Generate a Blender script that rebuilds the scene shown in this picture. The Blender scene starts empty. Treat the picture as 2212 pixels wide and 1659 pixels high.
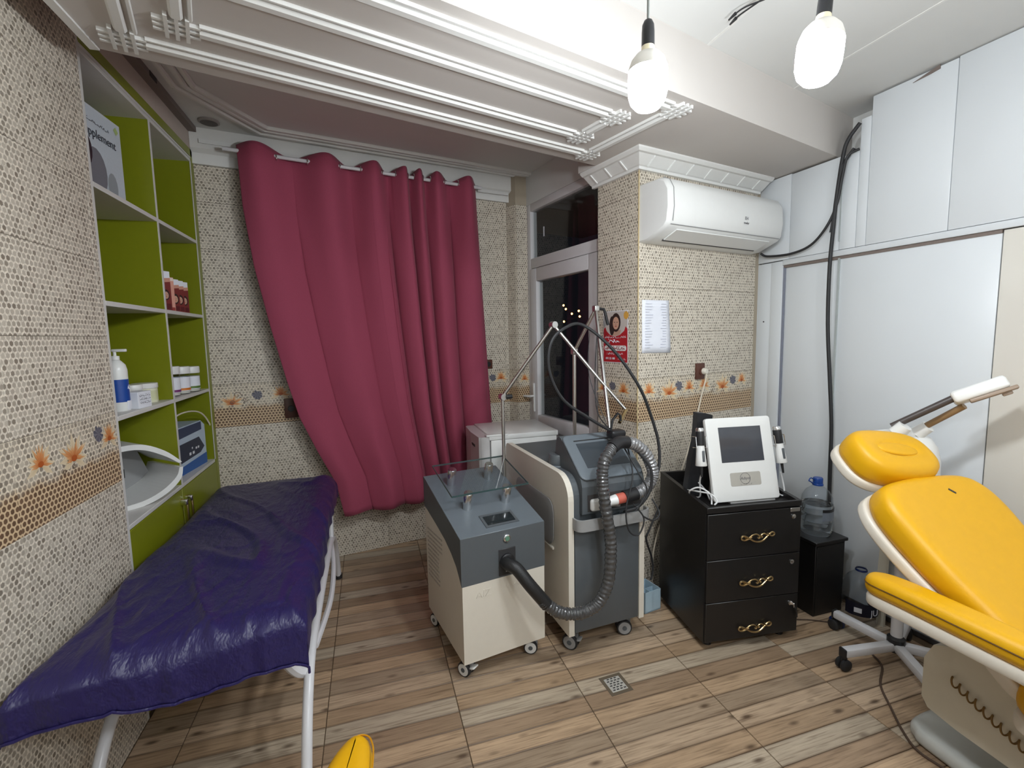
import bpy, bmesh, math, random
from mathutils import Vector, Matrix, noise
random.seed(7)
R = math.radians
PI = math.pi
scene = bpy.context.scene
C = scene.collection

# ---------------------------------------------------------------- camera
cam_d = bpy.data.cameras.new('camera')
cam = bpy.data.objects.new('camera', cam_d)
C.objects.link(cam)
cam_d.sensor_width = 36.0
cam_d.lens = 36.0 * 1015.0 / 2212.0
cam_d.clip_start = 0.02
AX = Vector((0.9561, -0.2925, -0.0199))      # image right in the room
BK = Vector((-0.2890, -0.9520, 0.1010))      # towards the viewer
BK.normalize()
UPV = BK.cross(AX).normalized()
AX = UPV.cross(BK).normalized()
m = Matrix((AX, UPV, BK)).transposed().to_4x4()
m.translation = Vector((0, 0, 1.48))
cam.matrix_world = m
scene.camera = cam

# ---------------------------------------------------------------- world, exposure
w = bpy.data.worlds.new('night')
scene.world = w
w.use_nodes = True
w.node_tree.nodes['Background'].inputs[0].default_value = (0.02, 0.022, 0.03, 1)
w.node_tree.nodes['Background'].inputs[1].default_value = 0.25
vs = scene.view_settings
vs.view_transform = 'Standard'
vs.look = 'None'
vs.exposure = 0.0
vs.gamma = 1.0
vs.use_curve_mapping = False
BULB_STRENGTH = 245.0

# ---------------------------------------------------------------- materials
MATS = {}
def srgb(r, g, b):
    def f(c):
        c /= 255.0
        return c / 12.92 if c <= 0.04045 else ((c + 0.055) / 1.055) ** 2.4
    return (f(r), f(g), f(b))

class NT:
    def __init__(self, mat):
        self.t = mat.node_tree
        self.n = self.t.nodes
        self.b = self.n['Principled BSDF']
    def new(self, typ, **kw):
        nd = self.n.new(typ)
        for k, v in kw.items():
            setattr(nd, k, v)
        return nd
    def link(self, a, b):
        self.t.links.new(a, b)
    def math(self, op, a, b=None, c=None):
        nd = self.new('ShaderNodeMath', operation=op)
        for i, x in enumerate((a, b, c)):
            if x is None: continue
            if isinstance(x, (int, float)): nd.inputs[i].default_value = x
            else: self.link(x, nd.inputs[i])
        return nd.outputs[0]
    def vmath(self, op, a, b=None, out=0):
        nd = self.new('ShaderNodeVectorMath', operation=op)
        for i, x in enumerate((a, b)):
            if x is None: continue
            if isinstance(x, (tuple, list)): nd.inputs[i].default_value = x
            else: self.link(x, nd.inputs[i])
        return nd.outputs[out]
    def mix(self, fac, a, b):
        nd = self.new('ShaderNodeMix', data_type='RGBA')
        for sock, x in ((nd.inputs[0], fac), (nd.inputs[6], a), (nd.inputs[7], b)):
            if isinstance(x, (int, float)): sock.default_value = x
            elif isinstance(x, (tuple, list)): sock.default_value = (*x[:3], 1)
            else: self.link(x, sock)
        return nd.outputs[2]
    def ramp(self, fac, stops):
        nd = self.new('ShaderNodeValToRGB')
        el = nd.color_ramp.elements
        while len(el) < len(stops): el.new(0.5)
        for e, (p, c) in zip(el, stops):
            e.position = p
            e.color = (*c[:3], 1) if not isinstance(c, (int, float)) else (c, c, c, 1)
        self.link(fac, nd.inputs[0])
        return nd.outputs[0]
    def noise(self, vec, scale, detail=3, rough=0.55):
        nd = self.new('ShaderNodeTexNoise')
        nd.inputs['Scale'].default_value = scale
        nd.inputs['Detail'].default_value = detail
        nd.inputs['Roughness'].default_value = rough
        if vec is not None: self.link(vec, nd.inputs['Vector'])
        return nd.outputs[0]
    def bump(self, h, strength=0.2, dist=0.01):
        nd = self.new('ShaderNodeBump')
        nd.inputs['Strength'].default_value = strength
        nd.inputs['Distance'].default_value = dist
        self.link(h, nd.inputs['Height'])
        self.link(nd.outputs[0], self.b.inputs['Normal'])

def mat(name, col, rough=0.5, metal=0.0, var=0.06, vscale=30.0, bump=0.0, bscale=200.0, coat=0.0, sheen=0.0, spec=0.5):
    if name in MATS: return MATS[name]
    mt = bpy.data.materials.new(name)
    mt.use_nodes = True
    k = NT(mt)
    tc = k.new('ShaderNodeTexCoord').outputs['Object']
    nz = k.noise(tc, vscale)
    d = tuple(c * (1 - var) for c in col)
    l = tuple(min(1, c * (1 + var)) for c in col)
    k.link(k.mix(nz, d, l), k.b.inputs['Base Color'])
    k.b.inputs['Roughness'].default_value = rough
    k.b.inputs['Metallic'].default_value = metal
    k.b.inputs['Specular IOR Level'].default_value = spec
    if coat: k.b.inputs['Coat Weight'].default_value = coat
    if sheen:
        k.b.inputs['Sheen Weight'].default_value = sheen
    if bump:
        k.bump(k.noise(tc, bscale, 2), bump, 0.002)
    MATS[name] = mt
    return mt

def glassy(name, col, rough=0.02, ior=1.45, trans=1.0, alpha=1.0):
    if name in MATS: return MATS[name]
    mt = mat(name, col, rough, var=0.0)
    b = mt.node_tree.nodes['Principled BSDF']
    b.inputs['Transmission Weight'].default_value = trans
    b.inputs['IOR'].default_value = ior
    return mt

def emit(name, col, s):
    if name in MATS: return MATS[name]
    mt = mat(name, col, 0.4, var=0.0)
    b = mt.node_tree.nodes['Principled BSDF']
    b.inputs['Emission Color'].default_value = (*col, 1)
    b.inputs['Emission Strength'].default_value = s
    MATS[name] = mt
    return mt

def hex_mat(name, dark, light, band=False):
    """mosaic print of small hexagons on glazed wall tile; UV is in metres"""
    if name in MATS: return MATS[name]
    mt = bpy.data.materials.new(name)
    mt.use_nodes = True
    k = NT(mt)
    uv = k.new('ShaderNodeUVMap').outputs[0]
    per = 0.0182
    p = k.vmath('MULTIPLY', uv, (1 / per, 1 / per, 0))
    p = k.vmath('ADD', p, (173.2051 * 2, 173.2051, 0))
    r = (1.0, 1.7320508, 1.0); h = (0.5, 0.8660254, 0.5)
    a = k.vmath('SUBTRACT', k.vmath('MODULO', p, r), h)
    b = k.vmath('SUBTRACT', k.vmath('MODULO', k.vmath('SUBTRACT', p, h), r), h)
    flat = (1, 1, 0)
    a = k.vmath('MULTIPLY', a, flat); b = k.vmath('MULTIPLY', b, flat)
    da = k.vmath('DOT_PRODUCT', a, a, 1); db = k.vmath('DOT_PRODUCT', b, b, 1)
    sel = k.math('LESS_THAN', da, db)
    nd = k.new('ShaderNodeMix', data_type='VECTOR')
    k.link(sel, nd.inputs[0]); k.link(b, nd.inputs[4]); k.link(a, nd.inputs[5])
    g = nd.outputs[1]
    cid = k.vmath('SUBTRACT', p, g)
    ab = k.vmath('ABSOLUTE', g)
    sep = k.new('ShaderNodeSeparateXYZ'); k.link(ab, sep.inputs[0])
    d = k.math('MAXIMUM', sep.outputs[0], k.vmath('DOT_PRODUCT', ab, (0.5, 0.8660254, 0), 1))
    wn = k.new('ShaderNodeTexWhiteNoise', noise_dimensions='2D')
    rid = k.vmath('MULTIPLY', k.vmath('FLOOR', k.vmath('ADD', k.vmath('MULTIPLY', cid, (2, 1.1547, 0)), (0.5, 0.5, 0))), flat)
    k.link(rid, wn.inputs[0])
    rv = wn.outputs[0]
    inside = k.ramp(d, [(0.33, 1.0), (0.39, 0.0)])
    cell = k.mix(rv, tuple(c * 0.9 for c in dark), tuple(x * 0.42 + y * 0.58 for x, y in zip(dark, light)))
    edge = k.mix(k.ramp(k.noise(uv, 130, 2), [(0.38, 0.0), (0.62, 1.0)]), tuple(c * 0.74 for c in light), tuple(min(1, c * 1.12) for c in light))
    col = k.mix(inside, edge, cell)
    if band:
        su = k.new('ShaderNodeSeparateXYZ'); k.link(uv, su.inputs[0])
        wav = k.math('ADD', su.outputs[1], k.math('MULTIPLY', k.math('SUBTRACT', k.noise(uv, 14, 2), 0.5), 0.05))
        low = k.ramp(wav, [(0.105, 1.0), (0.135, 0.0)])
        bd = srgb(118, 92, 70); bl = srgb(212, 186, 150)
        lowc = k.mix(inside, bl, k.mix(rv, bd, tuple(c * 0.75 for c in bd)))
        col = k.mix(low, col, lowc)
    k.link(col, k.b.inputs['Base Color'])
    k.b.inputs['Roughness'].default_value = 0.42
    k.bump(inside, 0.25, 0.0015)
    MATS[name] = mt
    return mt

def wood_mat():
    mt = bpy.data.materials.new('wood_print_tile')
    mt.use_nodes = True
    k = NT(mt)
    oi = k.new('ShaderNodeObjectInfo').outputs['Random']
    tc = k.new('ShaderNodeTexCoord').outputs['Object']
    cb = k.new('ShaderNodeCombineXYZ')
    k.link(k.math('MULTIPLY', oi, 37.0), cb.inputs[0]); k.link(k.math('MULTIPLY', oi, 91.0), cb.inputs[1])
    v = k.vmath('ADD', tc, cb.outputs[0])
    vs_ = k.vmath('MULTIPLY', v, (1.6, 22.0, 1.0))
    g1 = k.noise(vs_, 2.2, 6, 0.65)
    g2 = k.noise(k.vmath('MULTIPLY', v, (3.0, 70.0, 1.0)), 2.0, 3)
    base = k.new('ShaderNodeObjectInfo').outputs['Color']
    darkc = k.mix(0.45, base, srgb(96, 76, 58))
    col = k.mix(k.ramp(g1, [(0.36, 0.0), (0.68, 0.85)]), base, darkc)
    col = k.mix(k.ramp(g2, [(0.50, 0.0), (0.68, 0.6)]), col, srgb(104, 82, 62))
    vo = k.new('ShaderNodeTexVoronoi')
    vo.inputs['Scale'].default_value = 1.0
    k.link(k.vmath('MULTIPLY', v, (6.0, 15.0, 1.0)), vo.inputs['Vector'])
    knot = k.ramp(vo.outputs['Distance'], [(0.06, 0.85), (0.2, 0.0)])
    col = k.mix(knot, col, srgb(78, 58, 42))
    # burnt plank edges of the print
    sx = k.new('ShaderNodeSeparateXYZ'); k.link(tc, sx.inputs[0])
    ed = k.math('SUBTRACT', 0.0418, k.math('ABSOLUTE', sx.outputs[1]))
    edn = k.math('ADD', ed, k.math('MULTIPLY', k.math('SUBTRACT', g1, 0.5), 0.014))
    col = k.mix(k.ramp(edn, [(0.0, 0.8), (0.007, 0.0)]), col, srgb(84, 62, 44))
    k.link(col, k.b.inputs['Base Color'])
    k.b.inputs['Roughness'].default_value = 0.38
    k.bump(g1, 0.12, 0.002)
    MATS['wood'] = mt
    return mt

def print_mat(name='flat_print', rough=0.5):
    if name in MATS: return MATS[name]
    mt = bpy.data.materials.new(name)
    mt.use_nodes = True
    k = NT(mt)
    at = k.new('ShaderNodeVertexColor'); at.layer_name = 'Col'
    tc = k.new('ShaderNodeTexCoord').outputs['Object']
    k.link(k.mix(k.math('MULTIPLY', k.noise(tc, 120, 2), 0.12), at.outputs[0], (0.1, 0.1, 0.1)), k.b.inputs['Base Color'])
    k.b.inputs['Roughness'].default_value = rough
    MATS[name] = mt
    return mt

def fabric_mat(name, col, sc=(500, 500, 500), rough=0.85, sheen=0.4, var=0.2):
    mt = bpy.data.materials.new(name)
    mt.use_nodes = True
    k = NT(mt)
    tc = k.new('ShaderNodeTexCoord').outputs['Object']
    n1 = k.noise(k.vmath('MULTIPLY', tc, sc), 1.0, 2)
    n2 = k.noise(tc, 5.0, 3)
    c1 = k.mix(n1, tuple(c * (1 - var) for c in col), tuple(c * (1 + var) for c in col))
    c2 = k.mix(k.math('MULTIPLY', n2, 0.3), c1, tuple(c * 0.8 for c in col))
    k.link(c2, k.b.inputs['Base Color'])
    k.b.inputs['Roughness'].default_value = rough
    k.b.inputs['Sheen Weight'].default_value = sheen
    k.b.inputs['Sheen Roughness'].default_value = 0.4
    k.bump(n1, 0.25, 0.001)
    MATS[name] = mt
    return mt

M_hex = hex_mat('hexagon_mosaic_tile', srgb(134, 124, 110), srgb(224, 214, 198))
M_band = hex_mat('flower_band_tile', srgb(134, 124, 110), srgb(226, 214, 194), True)
M_wood = wood_mat()
M_print = print_mat()
M_grout = mat('grout', srgb(168, 156, 138), 0.9)
M_white = mat('white_plaster', srgb(214, 214, 212), 0.6, var=0.03, vscale=4)
M_mould = mat('white_moulding', srgb(222, 221, 218), 0.45, var=0.03)
M_panel = mat('white_wall_panel', srgb(216, 220, 224), 0.32, var=0.025, vscale=3, bump=0.05, bscale=60)
M_gloss = mat('cream_gloss_panel', srgb(220, 216, 208), 0.12, var=0.03, vscale=2)
M_pvc = mat('white_pvc_frame', srgb(214, 212, 214), 0.35, var=0.03)
M_dark = mat('black_laminate', (0.011, 0.010, 0.010), 0.35, var=0.2)
M_blackp = mat('black_plastic', (0.014, 0.014, 0.016), 0.4, var=0.2)
M_rubber = mat('black_rubber', (0.018, 0.018, 0.020), 0.6, var=0.2)
M_gray = mat('slate_grey_plastic', srgb(86, 91, 95), 0.42, var=0.05, bump=0.08, bscale=500)
M_gray2 = mat('slate_grey_light_plastic', srgb(104, 112, 119), 0.38, var=0.05, bump=0.05, bscale=500)
M_silver = mat('silver_grey_plastic', srgb(150, 150, 150), 0.4, var=0.04)
M_wpl = mat('white_plastic', srgb(226, 226, 224), 0.3, var=0.02)
M_wpl2 = mat('ivory_plastic', srgb(222, 215, 202), 0.35, var=0.03)
M_wmet = mat('white_painted_steel', srgb(214, 213, 216), 0.28, var=0.03)
M_chrome = mat('chrome', (0.80, 0.80, 0.81), 0.18, 1.0, var=0.03)
M_alu = mat('aluminium_tube', (0.62, 0.61, 0.60), 0.28, 1.0, var=0.08)
M_gold = mat('antique_brass', (0.55, 0.40, 0.20), 0.3, 1.0, var=0.15, vscale=80)
M_green = mat('lime_green_laminate', srgb(126, 132, 22), 0.35, var=0.05)
M_shelf = mat('white_melamine', srgb(208, 206, 202), 0.4, var=0.03)
M_yellow = mat('yellow_leatherette', srgb(222, 166, 8), 0.42, var=0.05, bump=0.12, bscale=900)
M_seam = mat('dark_piping', srgb(92, 62, 8), 0.6)
M_navy = fabric_mat('navy_disposable_cover', srgb(38, 31, 84), (55, 55, 55), 0.40, 0.03, 0.12)
def crease(mt):
    k = NT(mt)
    tc = k.new('ShaderNodeTexCoord').outputs['Object']
    vv = k.vmath('MULTIPLY', tc, (14, 5, 8))
    n1 = k.noise(vv, 1.0, 4, 0.6)
    r1 = k.math('ABSOLUTE', k.math('SUBTRACT', n1, 0.5))
    n2 = k.noise(k.vmath('MULTIPLY', tc, (40, 22, 30)), 1.0, 3)
    h = k.math('ADD', k.math('MINIMUM', k.math('MULTIPLY', r1, 3.0), 0.35), k.math('MULTIPLY', n2, 0.35))
    k.bump(h, 0.55, 0.012)
crease(M_navy)
M_curt = fabric_mat('crimson_linen', srgb(156, 66, 90), (900, 900, 160), 0.9, 0.08, 0.25)
M_black_cloth = fabric_mat('black_cloth', (0.012, 0.012, 0.014), (300, 300, 300), 0.9, 0.2, 0.2)
def thin_glass(name, tint, ior=1.5, rough=0.0):
    mt = bpy.data.materials.new(name)
    mt.use_nodes = True
    t = mt.node_tree
    for nd in list(t.nodes):
        if nd.type != 'OUTPUT_MATERIAL': t.nodes.remove(nd)
    out = t.nodes['Material Output']
    tr = t.nodes.new('ShaderNodeBsdfTransparent'); tr.inputs[0].default_value = (*tint, 1)
    gl = t.nodes.new('ShaderNodeBsdfGlossy'); gl.inputs['Roughness'].default_value = rough
    fr = t.nodes.new('ShaderNodeFresnel'); fr.inputs[0].default_value = ior
    mx = t.nodes.new('ShaderNodeMixShader')
    ge = t.nodes.new('ShaderNodeNewGeometry')
    m1 = t.nodes.new('ShaderNodeMath'); m1.operation = 'SUBTRACT'; m1.inputs[0].default_value = 1.0
    m2 = t.nodes.new('ShaderNodeMath'); m2.operation = 'MULTIPLY'
    t.links.new(ge.outputs['Backfacing'], m1.inputs[1]); t.links.new(m1.outputs[0], m2.inputs[0]); t.links.new(fr.outputs[0], m2.inputs[1])
    t.links.new(m2.outputs[0], mx.inputs[0]); t.links.new(tr.outputs[0], mx.inputs[1]); t.links.new(gl.outputs[0], mx.inputs[2])
    t.links.new(mx.outputs[0], out.inputs[0])
    MATS[name] = mt
    return mt
M_glass = thin_glass('shelf_glass', (0.90, 0.92, 0.93), 1.7)
M_pane = thin_glass('window_glass', (0.86, 0.88, 0.88))
M_pet = thin_glass('clear_bottle_plastic', (0.94, 0.955, 0.97), 1.45, 0.06)
M_water = glassy('water', (0.95, 0.98, 1.0), 0.0, 1.33)
M_clear_blue = glassy('frosted_blue_plastic', (0.75, 0.85, 0.92), 0.25, 1.3)
M_brown = mat('brown_plastic', srgb(84, 48, 36), 0.4)
M_blue = mat('blue_plastic', srgb(26, 70, 150), 0.35)
M_navyp = mat('dark_blue_plastic', srgb(22, 40, 92), 0.35)
M_screen = mat('black_screen', srgb(70, 72, 78), 0.12, var=0.03)
M_dscreen = mat('dark_glass_screen', srgb(64, 70, 76), 0.15, var=0.03)
M_paper = mat('white_paper', srgb(226, 228, 236), 0.7, var=0.02)
M_cord = mat('off_white_cord', srgb(216, 206, 188), 0.5)
M_wcord = mat('white_cord', srgb(222, 222, 222), 0.45)
M_brcord = mat('brown_cord', srgb(84, 66, 54), 0.6)
M_steelp = mat('pipe_brown', srgb(140, 112, 80), 0.4)
M_dpipe = mat('pipe_dark', srgb(70, 62, 60), 0.4)
M_hose = mat('foil_wrapped_hose', (0.06, 0.06, 0.062), 0.16, var=0.5, vscale=40, bump=0.9, bscale=60, coat=0.5)
M_red = mat('red_plastic', srgb(196, 98, 82), 0.4)
M_bulb = emit('lit_bulb_glass', (0.90, 0.96, 1.0), BULB_STRENGTH)
M_bulbcap = mat('bulb_body_white', srgb(226, 222, 214), 0.4)
M_warm = emit('warm_light', (1.0, 0.42, 0.12), 12.0)
M_gap = mat('dark_gap', (0.05, 0.045, 0.045), 0.9)
M_trim_shade = mat('dark_trim_and_shade', srgb(120, 108, 102), 0.7)
M_coil = mat('brown_coil_cord', srgb(122, 90, 40), 0.5)
M_night = mat('night_yard', (0.02, 0.02, 0.024), 0.9)
M_cream = mat('cream_fibreglass', srgb(206, 200, 184), 0.4, var=0.03)

# ---------------------------------------------------------------- mesh helpers
class MB:
    def __init__(self):
        self.v = []; self.f = []; self.c = None; self.uv = None
        self.sm = []
    def add(self, vs_, fs, smooth=False, M=None):
        o = len(self.v)
        for p in vs_:
            p = Vector(p)
            self.v.append(M @ p if M is not None else p)
        for f in fs:
            self.f.append([i + o for i in f]); self.sm.append(smooth)
        return self
    def box(self, lo, hi, M=None):
        x0, y0, z0 = lo; x1, y1, z1 = hi
        V = [(x0,y0,z0),(x1,y0,z0),(x1,y1,z0),(x0,y1,z0),(x0,y0,z1),(x1,y0,z1),(x1,y1,z1),(x0,y1,z1)]
        F = [(3,2,1,0),(4,5,6,7),(0,1,5,4),(1,2,6,5),(2,3,7,6),(3,0,4,7)]
        return self.add(V, F, False, M)
    def rbox(self, lo, hi, r=0.01, seg=3, M=None):
        bm = bmesh.new()
        bmesh.ops.create_cube(bm, size=1)
        c = [(a + b) / 2 for a, b in zip(lo, hi)]; s = [b - a for a, b in zip(lo, hi)]
        for v in bm.verts: v.co = Vector((c[0] + v.co.x * s[0], c[1] + v.co.y * s[1], c[2] + v.co.z * s[2]))
        bmesh.ops.bevel(bm, geom=list(bm.edges), offset=min(r, min(s) * 0.49), segments=seg, affect='EDGES', profile=0.5)
        bm.verts.index_update()
        self.add([v.co for v in bm.verts], [[v.index for v in f.verts] for f in bm.faces], True, M)
        bm.free(); return self
    def prism(self, poly, a0, a1, axis='x', smooth=False, M=None):
        """poly of 2D points extruded from a0 to a1; axis x: poly=(y,z); y: (x,z); z: (x,y)"""
        def P(p, a):
            return {'x': (a, p[0], p[1]), 'y': (p[0], a, p[1]), 'z': (p[0], p[1], a)}[axis]
        n = len(poly)
        V = [P(p, a0) for p in poly] + [P(p, a1) for p in poly]
        F = [list(range(n))[::-1], list(range(n, 2 * n))]
        F += [(i, (i + 1) % n, (i + 1) % n + n, i + n) for i in range(n)]
        return self.add(V, F, smooth, M)
    def tube(self, pts, r, seg=10, caps=True, M=None, closed=False):
        pts = [Vector(p) for p in pts]
        n = len(pts)
        rr = r if isinstance(r, (list, tuple)) else [r] * n
        V = []; F = []
        prev = None
        for i, p in enumerate(pts):
            if closed: t = pts[(i + 1) % n] - pts[i - 1]
            else: t = pts[min(i + 1, n - 1)] - pts[max(i - 1, 0)]
            t.normalize()
            if prev is None:
                u = t.orthogonal().normalized()
            else:
                u = prev - t * prev.dot(t)
                u = u.normalized() if u.length > 1e-6 else t.orthogonal().normalized()
            prev = u
            w_ = t.cross(u)
            for k in range(seg):
                a = 2 * PI * k / seg
                V.append(p + (u * math.cos(a) + w_ * math.sin(a)) * rr[i])
        m_ = n if closed else n - 1
        for i in range(m_):
            for k in range(seg):
                a = i * seg + k; b = i * seg + (k + 1) % seg
                c = ((i + 1) % n) * seg + (k + 1) % seg; d = ((i + 1) % n) * seg + k
                F.append((a, b, c, d))
        if caps and not closed:
            F.append(list(range(seg))[::-1]); F.append([(n - 1) * seg + k for k in range(seg)])
        return self.add(V, F, True, M)
    def lathe(self, prof, seg=24, M=None, cap=True):
        """prof: list of (r,z)"""
        V = []; F = []
        for r_, z in prof:
            for k in range(seg):
                a = 2 * PI * k / seg
                V.append((r_ * math.cos(a), r_ * math.sin(a), z))
        for i in range(len(prof) - 1):
            for k in range(seg):
                F.append((i * seg + k, i * seg + (k + 1) % seg, (i + 1) * seg + (k + 1) % seg, (i + 1) * seg + k))
        if cap:
            F.append(list(range(seg))[::-1]); F.append([(len(prof) - 1) * seg + k for k in range(seg)])
        return self.add(V, F, True, M)
    def pad(self, outline, z0, z1, r, seg=4, M=None, disp=None, rings=4):
        """cushion: outline (x,y) rounded on its rims; disp(x,y,t) moves the top"""
        n = len(outline)
        cx = sum(p[0] for p in outline) / n; cy = sum(p[1] for p in outline) / n
        def inset(d):
            o = []
            for i, p in enumerate(outline):
                a = Vector(outline[i - 1]); b = Vector(outline[(i + 1) % n])
                t = (b - a).normalized(); nn = Vector((-t.y, t.x))
                q = Vector(p) + nn * d
                o.append((q.x, q.y))
            return o
        L = []
        for i in range(seg + 1):
            a = PI / 2 * i / seg
            L.append((inset(r * (1 - math.sin(a))), z0 + r * (1 - math.cos(a))))
        for i in range(seg + 1):
            a = PI / 2 * i / seg
            L.append((inset(r * (1 - math.cos(a))), z1 - r * (1 - math.sin(a))))
        V = []; F = []
        for o, z in L:
            V += [(x, y, z) for x, y in o]
        base = inset(r)
        for k in range(1, rings):
            s = 1 - k / rings
            V += [(cx + (x - cx) * s, cy + (y - cy) * s, z1) for x, y in base]
        nl = len(L) + rings - 1
        V.append((cx, cy, z1)); V.append((cx, cy, z0))
        for i in range(nl - 1):
            for j in range(n):
                F.append((i * n + j, i * n + (j + 1) % n, (i + 1) * n + (j + 1) % n, (i + 1) * n + j))
        ct = nl * n; cb = ct + 1
        for j in range(n):
            F.append(((nl - 1) * n + j, (nl - 1) * n + (j + 1) % n, ct))
            F.append(((j + 1) % n, j, cb))
        if disp:
            V = [Vector(disp(*p)) for p in V]
        return self.add(V, F, True, M)
    def jitter(self, amp, sc):
        self.v = [p + noise.noise_vector(p * sc) * amp for p in self.v]
        return self
    def build(self, name, material, parent=None, M=None):
        me = bpy.data.meshes.new(name)
        me.from_pydata([tuple(p) for p in self.v], [], self.f)
        me.polygons.foreach_set('use_smooth', self.sm)
        me.materials.append(material)
        if any(self.sm):
            try: me.set_sharp_from_angle(angle=R(42))
            except Exception: pass
        me.validate()
        return link(name, me, parent, M)

def link(name, me, parent=None, M=None):
    o = bpy.data.objects.new(name, me)
    C.objects.link(o)
    if parent is not None: o.parent = parent
    if M is not None: o.matrix_local = M
    return o

def T(x, y, z, rz=0, rx=0, ry=0):
    return Matrix.Translation((x, y, z)) @ Matrix.Rotation(R(rz), 4, 'Z') @ Matrix.Rotation(R(ry), 4, 'Y') @ Matrix.Rotation(R(rx), 4, 'X')

def tag(o, label, cat, group=None, kind=None):
    o['label'] = label; o['category'] = cat
    if group: o['group'] = group
    if kind: o['kind'] = kind
    return o

def thing(name, label, cat, loc=(0, 0, 0), rz=0, group=None, kind=None):
    o = bpy.data.objects.new(name, None)
    o.empty_display_size = 0.05
    C.objects.link(o)
    o.matrix_world = T(*loc, rz)
    return tag(o, label, cat, group, kind)

def spline(pts, n=8):
    """Catmull-Rom through pts"""
    P = [Vector(p) for p in pts]
    out = []
    for i in range(len(P) - 1):
        p0 = P[max(i - 1, 0)]; p1 = P[i]; p2 = P[i + 1]; p3 = P[min(i + 2, len(P) - 1)]
        for k in range(n):
            t = k / n
            out.append(0.5 * ((2 * p1) + (p2 - p0) * t + (2 * p0 - 5 * p1 + 4 * p2 - p3) * t * t + (3 * p1 - p0 - 3 * p2 + p3) * t ** 3))
    out.append(P[-1])
    return out

def ell(cx, cy, a, b, n=20, e=1.0, rot=0):
    o = []
    for k in range(n):
        t = 2 * PI * k / n
        c, s = math.cos(t), math.sin(t)
        x = a * math.copysign(abs(c) ** e, c); y = b * math.copysign(abs(s) ** e, s)
        o.append((cx + x * math.cos(rot) - y * math.sin(rot), cy + x * math.sin(rot) + y * math.cos(rot)))
    return o

def rrect(x0, y0, x1, y1, r, n=5):
    o = []
    for cx, cy, a0 in ((x1 - r, y1 - r, 0), (x0 + r, y1 - r, 90), (x0 + r, y0 + r, 180), (x1 - r, y0 + r, 270)):
        for k in range(n + 1):
            a = R(a0 + 90 * k / n)
            o.append((cx + r * math.cos(a), cy + r * math.sin(a)))
    return o

def flat_print(name, polys, parent, M, material=None, dz=0.00025, base=0.0004):
    """printed colours: list of (points, rgb or list of rgb per point)"""
    V = []; F = []; col = []
    for i, (pts, c) in enumerate(polys):
        o = len(V)
        z = base + dz * i
        for j, p in enumerate(pts):
            V.append((p[0], p[1], z))
            col.append(c[j] if isinstance(c, list) else c)
        F.append(list(range(o, o + len(pts))))
    me = bpy.data.meshes.new(name)
    me.from_pydata(V, [], F)
    at = me.color_attributes.new('Col', 'FLOAT_COLOR', 'POINT')
    for i, c in enumerate(col): at.data[i].color = (*c[:3], 1)
    me.materials.append(material or M_print)
    return link(name, me, parent, M)

def text(name, body, size, material, parent, M, extrude=0.0004, align='CENTER', shear=0.0):
    cu = bpy.data.curves.new(name, 'FONT')
    cu.body = body; cu.size = size; cu.extrude = extrude; cu.align_x = align; cu.align_y = 'CENTER'
    cu.shear = shear; cu.resolution_u = 3
    ob = bpy.data.objects.new(name, cu)
    C.objects.link(ob)
    dg = bpy.context.evaluated_depsgraph_get()
    me = bpy.data.meshes.new_from_object(ob.evaluated_get(dg))
    bpy.data.objects.remove(ob); bpy.data.curves.remove(cu)
    me.materials.clear(); me.materials.append(material)
    return link(name, me, parent, M)

def script_line(x0, x1, y, hgt, material, parent, M, seed, th=0.0016):
    """joined right-to-left handwriting strokes of one line on the poster"""
    rr = random.Random(seed); mb = MB()
    x = x1
    while x > x0:
        L = rr.uniform(0.010, 0.024) * hgt / 0.010
        L = min(L, x - x0)
        if L < 0.003: break
        kn = max(3, int(L / 0.004)); pts = []
        for k in range(kn + 1):
            pts.append((x - L * k / kn, y + rr.choice((0, 0, hgt * 0.5, hgt * 0.9, -hgt * 0.35)) * (0 if k in (0,) else 1), 0.0034))
        mb.tube(spline(pts, 3), th / 2, 4)
        for k in range(rr.randint(0, 2)):
            dx = x - L * rr.random(); mb.box((dx, y + hgt * 1.1, 0.003), (dx + th * 1.1, y + hgt * 1.1 + th * 1.1, 0.0042))
        x -= L + 0.004
    o = mb.build('lettering', material, parent, None)
    o.data.transform(M); o['kind'] = 'stuff'
    return o
def frame_M(o, x, z, y=None):
    """matrix with local x along x, local y along z(up) and local z the outward normal"""
    x = Vector(x).normalized(); z = Vector(z).normalized(); n = x.cross(z).normalized()
    mm = Matrix((x, n.cross(x), n)).transposed().to_4x4()
    mm.translation = Vector(o)
    return mm

def copy_tree(o, parent=None):
    c = o.copy(); C.objects.link(c); c.parent = parent
    for ch in o.children: 
        k = copy_tree(ch, c); k.matrix_local = ch.matrix_local.copy()
    return c

# ================================================================ SETTING
ZC = 2.63          # ceiling
ZS = 2.40          # dropped soffit
ZR = 2.68          # ceiling of the curtain bay
def struct(name, mb, material, label, cat):
    o = mb.build(name, material)
    return tag(o, label, cat, kind='structure')

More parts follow.
